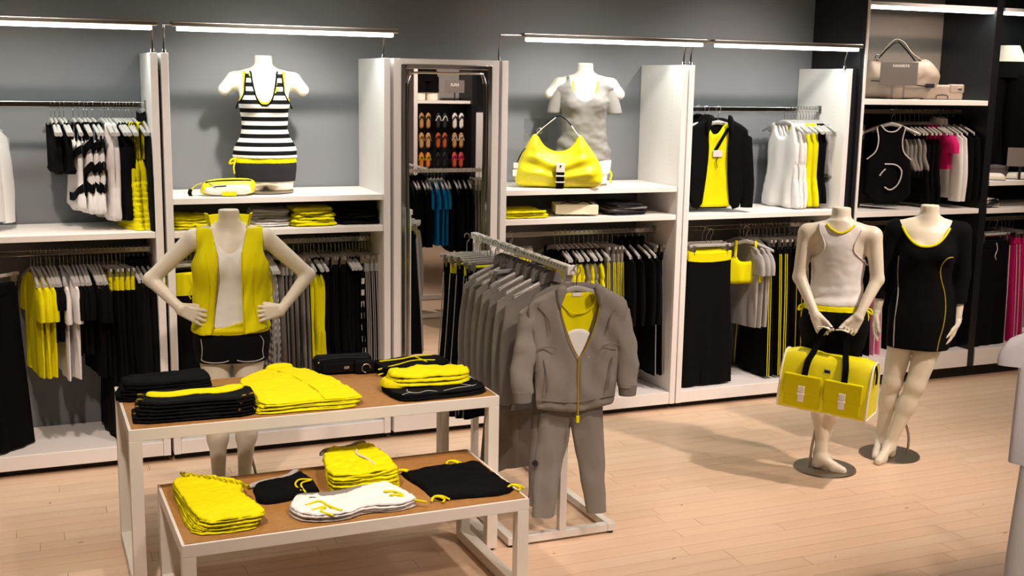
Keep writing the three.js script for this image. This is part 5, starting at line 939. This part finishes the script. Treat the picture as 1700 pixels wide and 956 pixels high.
// outfit hung facing out at the front of the rack
{
  const P = [1.668, 1.346, 1.87], tn = -.1;
  const j = thing('zip_jacket', 'grey zip jacket facing out at the front of the rack', 'jacket', P, tn);
  const fold = s => (x, y, e) => .016 * e * noise(x * 10 + s + y * 3 * s, y * 3, s) + .008 * e * noise(x * 24 - y * 6, y * 6 + s, 1) + .01 * sstep(-.2, -.6, y) * Math.sin(x * 11 + s);
  const half = [[.06, -.085], [.1, -.085], [.17, -.115], [.235, -.15], [.25, -.2], [.222, -.3], [.21, -.42], [.2, -.6], [.192, -.655], [.17, -.66], [.0, -.682], [-.003, -.66], [-.004, -.5], [0, -.425], [.03, -.36], [.062, -.28], [.088, -.2], [.098, -.14]];
  for (const s of [-1, 1]) {
    const pl = soft(half.map(([x, y]) => [x * s, y]), 1); if (s < 0) pl.reverse();
    const f = part(j, 'front_panel', puff(pl, { cell: .01, t: .012, edge: .018, wave: (x, y, e) => .045 - .1 * Math.abs(x) * .5 + fold(s + 2)(x, y, e) }), M.grey);
    part(f, 'shoulder_seam', tube([[s * .2, -.17, .05], [s * .15, -.23, .058], [s * .14, -.29, .06]], .0028, 5), M.grey2); part(f, 'pocket_seam', tube([[s * .17, -.42, .052], [s * .155, -.5, .06], [s * .15, -.57, .06]], .003, 5), M.grey2); part(f, 'chest_seam', tube([[s * .2, -.365, .055], [s * .15, -.355, .06], [s * .11, -.365, .066]], .0025, 5), M.grey2);
    part(j, 'hem_seam', tube([.004, .05, .1, .15, .188].map(x => [s * x, -.625 + .09 * x * x / .04 * .2, .061 - .05 * x + .01 * Math.sin(x * s * 11 + s + 2)]), .003, 5), M.grey2);
    const sl = part(j, 'sleeve', (() => { const r = []; for (let i = 0; i <= 14; i++) { const v = i / 14, cx = s * lerp(.2, .272, Math.min(1, v * 1.4)) + s * -.012 * v, q = ellRing(cx, lerp(-.165, -.575, v), lerp(.0, .03, v), lerp(.07, .05, v), lerp(.035, .034, v), 18, .9, x => -s * x * .6 * (1 - v)); for (const p of q) { p.x += .01 * noise(p.y * 14, p.z * 20, s * 3); p.z += .012 * noise(p.y * 18 + 3, p.x * 12, s); } r.push(q); } return loft(r); })(), M.grey);
    part(sl, 'cuff', loft([0, 1, 2, 3].map(i => ellRing(s * .26, -.565 - i * .017, .03, .047 - .002 * i, .033, 18, .9))), M.grey2);
    part(j, 'collar', puff(soft([[s * .058, -.085], [s * .1, -.07], [s * .125, -.1], [s * .112, -.17], [s * .095, -.2], [s * .085, -.15]], 1), { cell: .008, t: .012, edge: .015, wave: () => .055 }), M.grey);
  }
  part(j, 'back_panel', puff(soft([[-.1, -.075], [.1, -.075], [.235, -.15], [.225, -.3], [.2, -.65], [-.2, -.65], [-.225, -.3], [-.235, -.15]], 1), { cell: .015, t: .01, edge: .02, wave: () => -.022 }), M.grey2);
  part(j, 'zip', tube([[-.002, -.415, .062], [-.003, -.5, .062], [0, -.6, .062], [0, -.69, .064]], .005, 6), M.gold); part(j, 'zip_pull', bx(-.008, .008, -.725, -.69, .058, .07, .003), M.yellow);
  for (const s of [-1, 1]) part(j, 'zip_tape', tube([[s * .1, -.13, .052], [s * .092, -.2, .06], [s * .064, -.29, .066], [s * .03, -.37, .067], [0, -.42, .064]], .0035, 5), M.gold);
  const y = thing('tank_top', 'bright yellow tank top inside the grey zip jacket', 'top', P, tn);
  part(y, 'fabric', puff(soft([[-.1, -.1], [-.085, -.16], [-.04, -.205], [0, -.212], [.04, -.205], [.085, -.16], [.1, -.1], [.12, -.13], [.118, -.3], [.1, -.4], [-.1, -.4], [-.118, -.3], [-.12, -.13]], 1), { cell: .008, t: .008, edge: .012, wave: (x, yy) => .022 + .004 * Math.sin(x * 60) }), M.yellow);
  part(y, 'back', puff(soft([[-.105, -.1], [0, -.125], [.105, -.1], [.11, -.28], [-.11, -.28]], 1), { cell: .01, t: .005, edge: .01, wave: () => .002 }), M.yellow); part(y, 'neck_binding', tube([[-.1, -.105, .027], [-.083, -.162, .034], [-.04, -.206, .036], [0, -.213, .037], [.04, -.206, .036], [.083, -.162, .034], [.1, -.105, .027]], .004, 6, 30), M.yellow2);
  part(y, 'neck_label', bx(-.022, .022, -.135, -.118, .0085, .0105), M.white);
  const w = thing('tank_top', 'white tank top showing below the yellow one', 'top', P, tn);
  part(w, 'fabric', puff(soft([[-.07, -.31], [-.03, -.285], [0, -.282], [.03, -.285], [.07, -.31], [.06, -.46], [-.06, -.46]], 1), { cell: .008, t: .006, edge: .01, wave: () => .04 }), M.white);
  addHanger('arm', P, tn, 'grey hanger carrying the grey zip jacket at the rack front', 'hangers, grey jacket rack');
  const pt = thing('sweat_trousers', 'grey sweat trousers hanging below the grey zip jacket', 'trousers', [1.668, 1.346, 1.84], tn);
  const legAt = (pts, w0, w1, d, s) => { const r = [], c = new THREE.CatmullRomCurve3(pts.map(q => V(...q))); for (let i = 0; i <= 20; i++) { const v = i / 20, p = c.getPoint(v), q = ellRing(p.x, p.y, p.z, lerp(w0, w1, v), lerp(d, d * .8, v), 20, .9); for (const k of q) { k.z += .018 * noise(k.x * 18 + s, k.y * 4, s) + .007 * noise(k.x * 40, k.y * 12, s); k.x += .012 * noise(k.y * 8, s); } r.push(q); } return loft(r); };
  part(pt, 'leg', legAt([[-.06, -.58, 0], [-.085, -.8, 0], [-.11, -1.0, .0], [-.125, -1.2, .01]], .095, .055, .04, 1), M.grey); part(pt, 'leg', legAt([[.065, -.58, 0], [.09, -.8, 0], [.12, -1.0, 0], [.145, -1.205, .01]], .095, .05, .04, 2), M.grey);
  part(pt, 'inner_fold', legAt([[-.15, -.6, -.02], [-.16, -.85, -.02], [-.165, -1.15, -.01]], .03, .03, .03, 4), M.grey2); part(pt, 'waist', loft([0, 1, 2].map(i => ellRing(0, -.5 - i * .05, 0, .15, .035, 22, .8))), M.grey2); part(pt, 'button', cyl([-.178, -.93, .02], [-.178, -.93, .03], .014, .014, 12), M.charcoal);
}
// open black jacket over a yellow tank, facing out on the upper rail beside the black bay
{
  const P = [3.665, 2.03, -.13], tn = -.25;
  const j = thing('zip_jacket', 'open black jacket over a yellow top facing out', 'jacket', P, tn);
  for (const s of [-1, 1]) {
    const pl = soft([[.05, -.07], [.09, -.08], [.17, -.12], [.215, -.16], [.2, -.33], [.19, -.66], [.1, -.69], [.075, -.5], [.062, -.3], [.07, -.15]].map(([x, y]) => [x * s, y]), 1); if (s < 0) pl.reverse();
    part(j, 'front_panel', puff(pl, { cell: .012, t: .012, edge: .02, wave: (x, y) => .04 - .09 * Math.abs(x) + .01 * noise(x * 8, y * 6, s) }), M.black);
    part(j, 'sleeve', (() => { const r = []; for (let i = 0; i <= 10; i++) { const v = i / 10; r.push(ellRing(s * lerp(.18, .225, Math.min(1, v * 1.5)), lerp(-.17, -.67, v), .01, lerp(.06, .042, v), .03, 16, .9, x => -s * x * .5 * (1 - v))); } return loft(r); })(), M.black);
    part(j, 'collar', puff(soft([[s * .045, -.05], [s * .08, -.05], [s * .1, -.1], [s * .085, -.2], [s * .07, -.16]], 1), { cell: .008, t: .012, edge: .015, wave: () => .05 }), M.black2);
  }
  part(j, 'back_panel', puff(soft([[-.08, -.07], [.08, -.07], [.21, -.16], [.19, -.68], [-.19, -.68], [-.21, -.16]], 1), { cell: .016, t: .01, edge: .02, wave: () => -.02 }), M.black);
  const y = thing('tank_top', 'yellow tank top inside the open black jacket', 'top', P, tn);
  part(y, 'fabric', puff(soft([[-.07, -.13], [-.02, -.2], [.05, -.1], [.1, -.1], [.12, -.3], [.12, -.62], [.12, -.66], [.1, -.665], [-.09, -.67], [-.11, -.665], [-.11, -.62], [-.11, -.3]], 1), { cell: .01, t: .012, edge: .02, wave: (x, y_) => .012 + .006 * noise(x * 20, y_ * 9) }), M.yellow);
  part(y, 'diagonal_trim', ribbon([[.07, -.13, .028], [.03, -.2, .03], [-.02, -.29, .03]], [.8, .5, 0], .045, .003), M.black); part(y, 'swing_tag', bx(-.035, .03, -.33, -.285, .03, .034, .002), M.white2); part(y, 'tag_cord', tube([[0, -.33, .033], [-.01, -.36, .034], [.0, -.4, .033]], .003, 5), M.charcoal);
  addHanger('arm', P, tn, 'grey hanger carrying the open black jacket', 'hangers, upper rail beside black bay');
}
// black racerback with white edging facing out in the black bay
{
  const P = [5.12, 2.02, -.13], tn = -.55;
  const j = thing('racerback_top', 'black racerback with white looped edging facing out in the black bay', 'top', P, tn);
  part(j, 'fabric', puff(soft([[-.07, -.105], [-.03, -.15], [.03, -.15], [.07, -.105], [.1, -.12], [.085, -.22], [.1, -.3], [.16, -.36], [.17, -.68], [-.17, -.68], [-.16, -.36], [-.1, -.3], [-.085, -.22], [-.1, -.12]], 1), { cell: .011, t: .02, edge: .025, wave: (x, y) => .008 * noise(x * 9, y * 6, 3) }), M.black);
  for (const q of [[[-.075, -.105, .012], [-.03, -.15, .022], [.03, -.15, .022], [.075, -.105, .012]], [[-.1, -.12, .01], [-.083, -.22, .018], [-.1, -.3, .02], [-.155, -.355, .012]], [[.1, -.12, .01], [.083, -.22, .018], [.1, -.3, .02], [.155, -.355, .012]], [[-.03, -.385, .026], [.05, -.39, .027], [.09, -.43, .027], [.07, -.53, .027], [.02, -.57, .027], [-.02, -.55, .027]], [[-.06, -.47, .027], [-.04, -.44, .027], [-.02, -.42, .027]]]) part(j, 'edging', tube(q, .0055, 6, 24), M.white2);
  addHanger('arm', P, tn, 'grey hanger carrying the racerback with looped edging', 'hangers, upper rail of black bay');
}
// ---------------------------------------------------------------- rack at the right edge: white outfit, and the clothes the mirror shows
{
  const g = thing('clothes_rack', 'white metal clothes rack seen in the mirror', 'clothes rack', [3.06, 0, 3.85], Math.PI / 2);
  rackBase(g, 1.0, .9);
  part(g, 'hanging_rail', bx(-.018, .018, 1.311, 1.345, -.52, .52, .003), M.rackWhite); part(g, 'cross_arm', bx(-.3, .3, 1.36, 1.38, -.3, -.28, .003), M.rackWhite);
}
fillRail('rack seen in mirror', 'clothes on the rack seen in the mirror', 1.346, 3.85, 'x', [
  ...[2.72, 2.76, 2.8, 2.84].map(x => [x, 'jacket', { c: 'black', len: .62, sl: .55 }, 'zip_jacket', 'black jacket']),
  ...[2.88, 2.915, 2.95, 2.985, 3.02].map(x => [x, 'tee', { c: 'blue', len: .62, sl: .2 }, 'tee_shirt', 'blue tee']),
  ...[3.07, 3.12, 3.17, 3.22, 3.27].map(x => [x, 'jacket', { c: 'black', len: .68, sl: .6, T: .02 }, 'zip_jacket', 'black jacket']),
  ...[3.32, 3.36, 3.4].map(x => [x, 'pants', { c: 'lgrey', line: 'black', len: 1.0 }, 'sport_trousers', 'pale trousers with black stripe']),
  ...[3.44, 3.48].map(x => [x, 'pants', { c: 'white', len: 1.0 }, 'sport_trousers', 'white trousers']),
]);
{
  const P = [2.5, 1.57, 3.965], tn = -.75;
  const t = thing('tunic_top', 'white short-sleeved top hanging at the right edge', 'top', P, tn); KINDS.tee(t, { c: 'whiteOut', len: .53, sl: .13, sw: .2, hw: .205, T: .04, fold: .012 }, 2);
  const p = thing('white_trousers', 'white trousers hanging below the white top at the right edge', 'trousers', P, tn); KINDS.pants(p, { c: 'whiteOut', len: 1.12, T: .045, w: .16, lw: .1, hw: .09, gap: .1 }, 2);
  addHanger('arm', P, tn, 'grey hanger carrying the white outfit at the right edge', 'hangers, right edge');
  const a = thing('display_arm_stand', 'slim white stand carrying the white outfit', 'clothes rack', [2.5, 0, 3.965], tn); part(a, 'post', bx(-.015, .015, .01, 1.56, -.09, -.06, .003), M.rackWhite); part(a, 'arm', bx(-.012, .012, 1.545, 1.57, -.09, .06, .003), M.rackWhite); part(a, 'foot_plate', bx(-.2, .2, 0, .01, -.25, .15, .003), M.rackWhite);
}
// ---------------------------------------------------------------- far fixtures behind the camera, seen only in the mirror
{
  const u = thing('sandal_display', 'dark display fixture with white shelf reflected in the mirror', 'shelving unit', [0, 0, 0]);
  part(u, 'back_board', bx(3.9, 5.4, 0, 2.9, 8.05, 8.29), M.lacquerB);
  part(u, 'upright', bx(3.94, 3.99, 0, 2.6, 7.55, 8.04), M.lacquer); part(u, 'side_panel', bx(4.72, 4.78, 0, 2.6, 7.55, 8.04), M.lacquerB);
  part(u, 'shelf', bx(3.995, 4.715, 1.87, 1.905, 7.6, 8.04), M.shelfEdge); part(u, 'upper_back', bx(3.995, 4.715, 1.91, 2.6, 8.02, 8.045), M.wallFar);
  part(u, 'white_block', bx(4.79, 5.3, 0, 1.75, 7.6, 8.04, .005), M.lacquer);
  const mats = [['#b98a52', '#3a2a1e'], ['#1b1a1a', '#e9e5df'], ['#e8e4dd', '#1b1a1a'], ['#c79a5e', '#b9864a'], ['#b4562a', '#2a1c14'], ['#b98a52', '#d8d2c8'], ['#e0862a', '#e6d41a'], ['#151414', '#232222'], ['#c7503a', '#d81f78']];
  const rows = ['top', 'middle', 'bottom'], cols = ['left', 'centre', 'right'];
  for (let r = 0; r < 3; r++) for (let c = 0; c < 3; c++) {
    const g = thing('sandal_pair', `pair of sandals, ${rows[r]} row ${cols[c]}, reflected in the mirror`, 'sandals', [4.13 + c * .225, 1.65 - r * .25, 7.68], Math.PI, 'sandals on the wall pegs'), [a, b] = mats[r * 3 + c].map(k => std(k, .6));
    for (const s of [-1, 1]) { part(g, 'sole', puff(soft([[s * .045 - .032, -.1], [s * .045 + .032, -.1], [s * .045 + .028, 0], [s * .045 + .042, .06], [s * .045, .115], [s * .045 - .042, .06], [s * .045 - .028, 0]], 2), { cell: .012, t: .012, edge: .014 }), a); part(g, 'strap', tube([[s * .045 - .036, .0, .008], [s * .045, .06, .03], [s * .045 + .036, .0, .008]], .008, 6), b); }
    part(g, 'peg', cyl([0, .07, -.35], [0, .07, .03], .004), M.chrome);
  }
  const f = thing('leg_form', 'hip form in black shorts reflected in the mirror', 'mannequin', [4.18, 1.905, 7.8], Math.PI);
  const lg = [-1, 1].map(s => loft([0, 1, 2, 3, 4].map(i => ellRing(s * .085, .002 + i * .05, 0, .075 + .003 * i, .085, 16)))); part(f, 'thighs', lg, M.mannWhite); part(f, 'shorts', [...[-1, 1].map(s => loft([0, 1, 2, 3, 4].map(i => ellRing(s * .08, .1 + i * .05, 0, .092, .1, 16)))), loft([0, 1, 2, 3, 4, 5].map(i => ellRing(0, .24 + i * .04, 0, .17 - .008 * i, .11, 20)))], M.black); part(f, 'torso', loft([0, 1, 2].map(i => ellRing(0, .44 + i * .06, 0, .125, .09, 20))), M.black2);
  const sg = thing('sale_sign', 'grey sale sign on the shelf reflected in the mirror', 'sign', [4.54, 1.905, 7.7], Math.PI);
  const st = canvasTex(256, 160, (x, w, h) => { x.fillStyle = '#77706b'; x.fillRect(0, 0, w, h); x.fillStyle = '#efeae4'; x.font = 'bold 52px sans-serif'; x.textAlign = 'center'; x.fillText('SALE', w / 2, 74); });
  part(sg, 'card', bx(-.13, .13, .1, .26, -.004, 0), std('#77706b', .6)); part(sg, 'print', new THREE.PlaneGeometry(.256, .156).translate(0, .18, .0012), std('#ffffff', .6, { map: st })); part(sg, 'post', bx(-.008, .008, 0, .0995, -.006, .002), M.charcoal);
}
renderer.render(scene, camera);
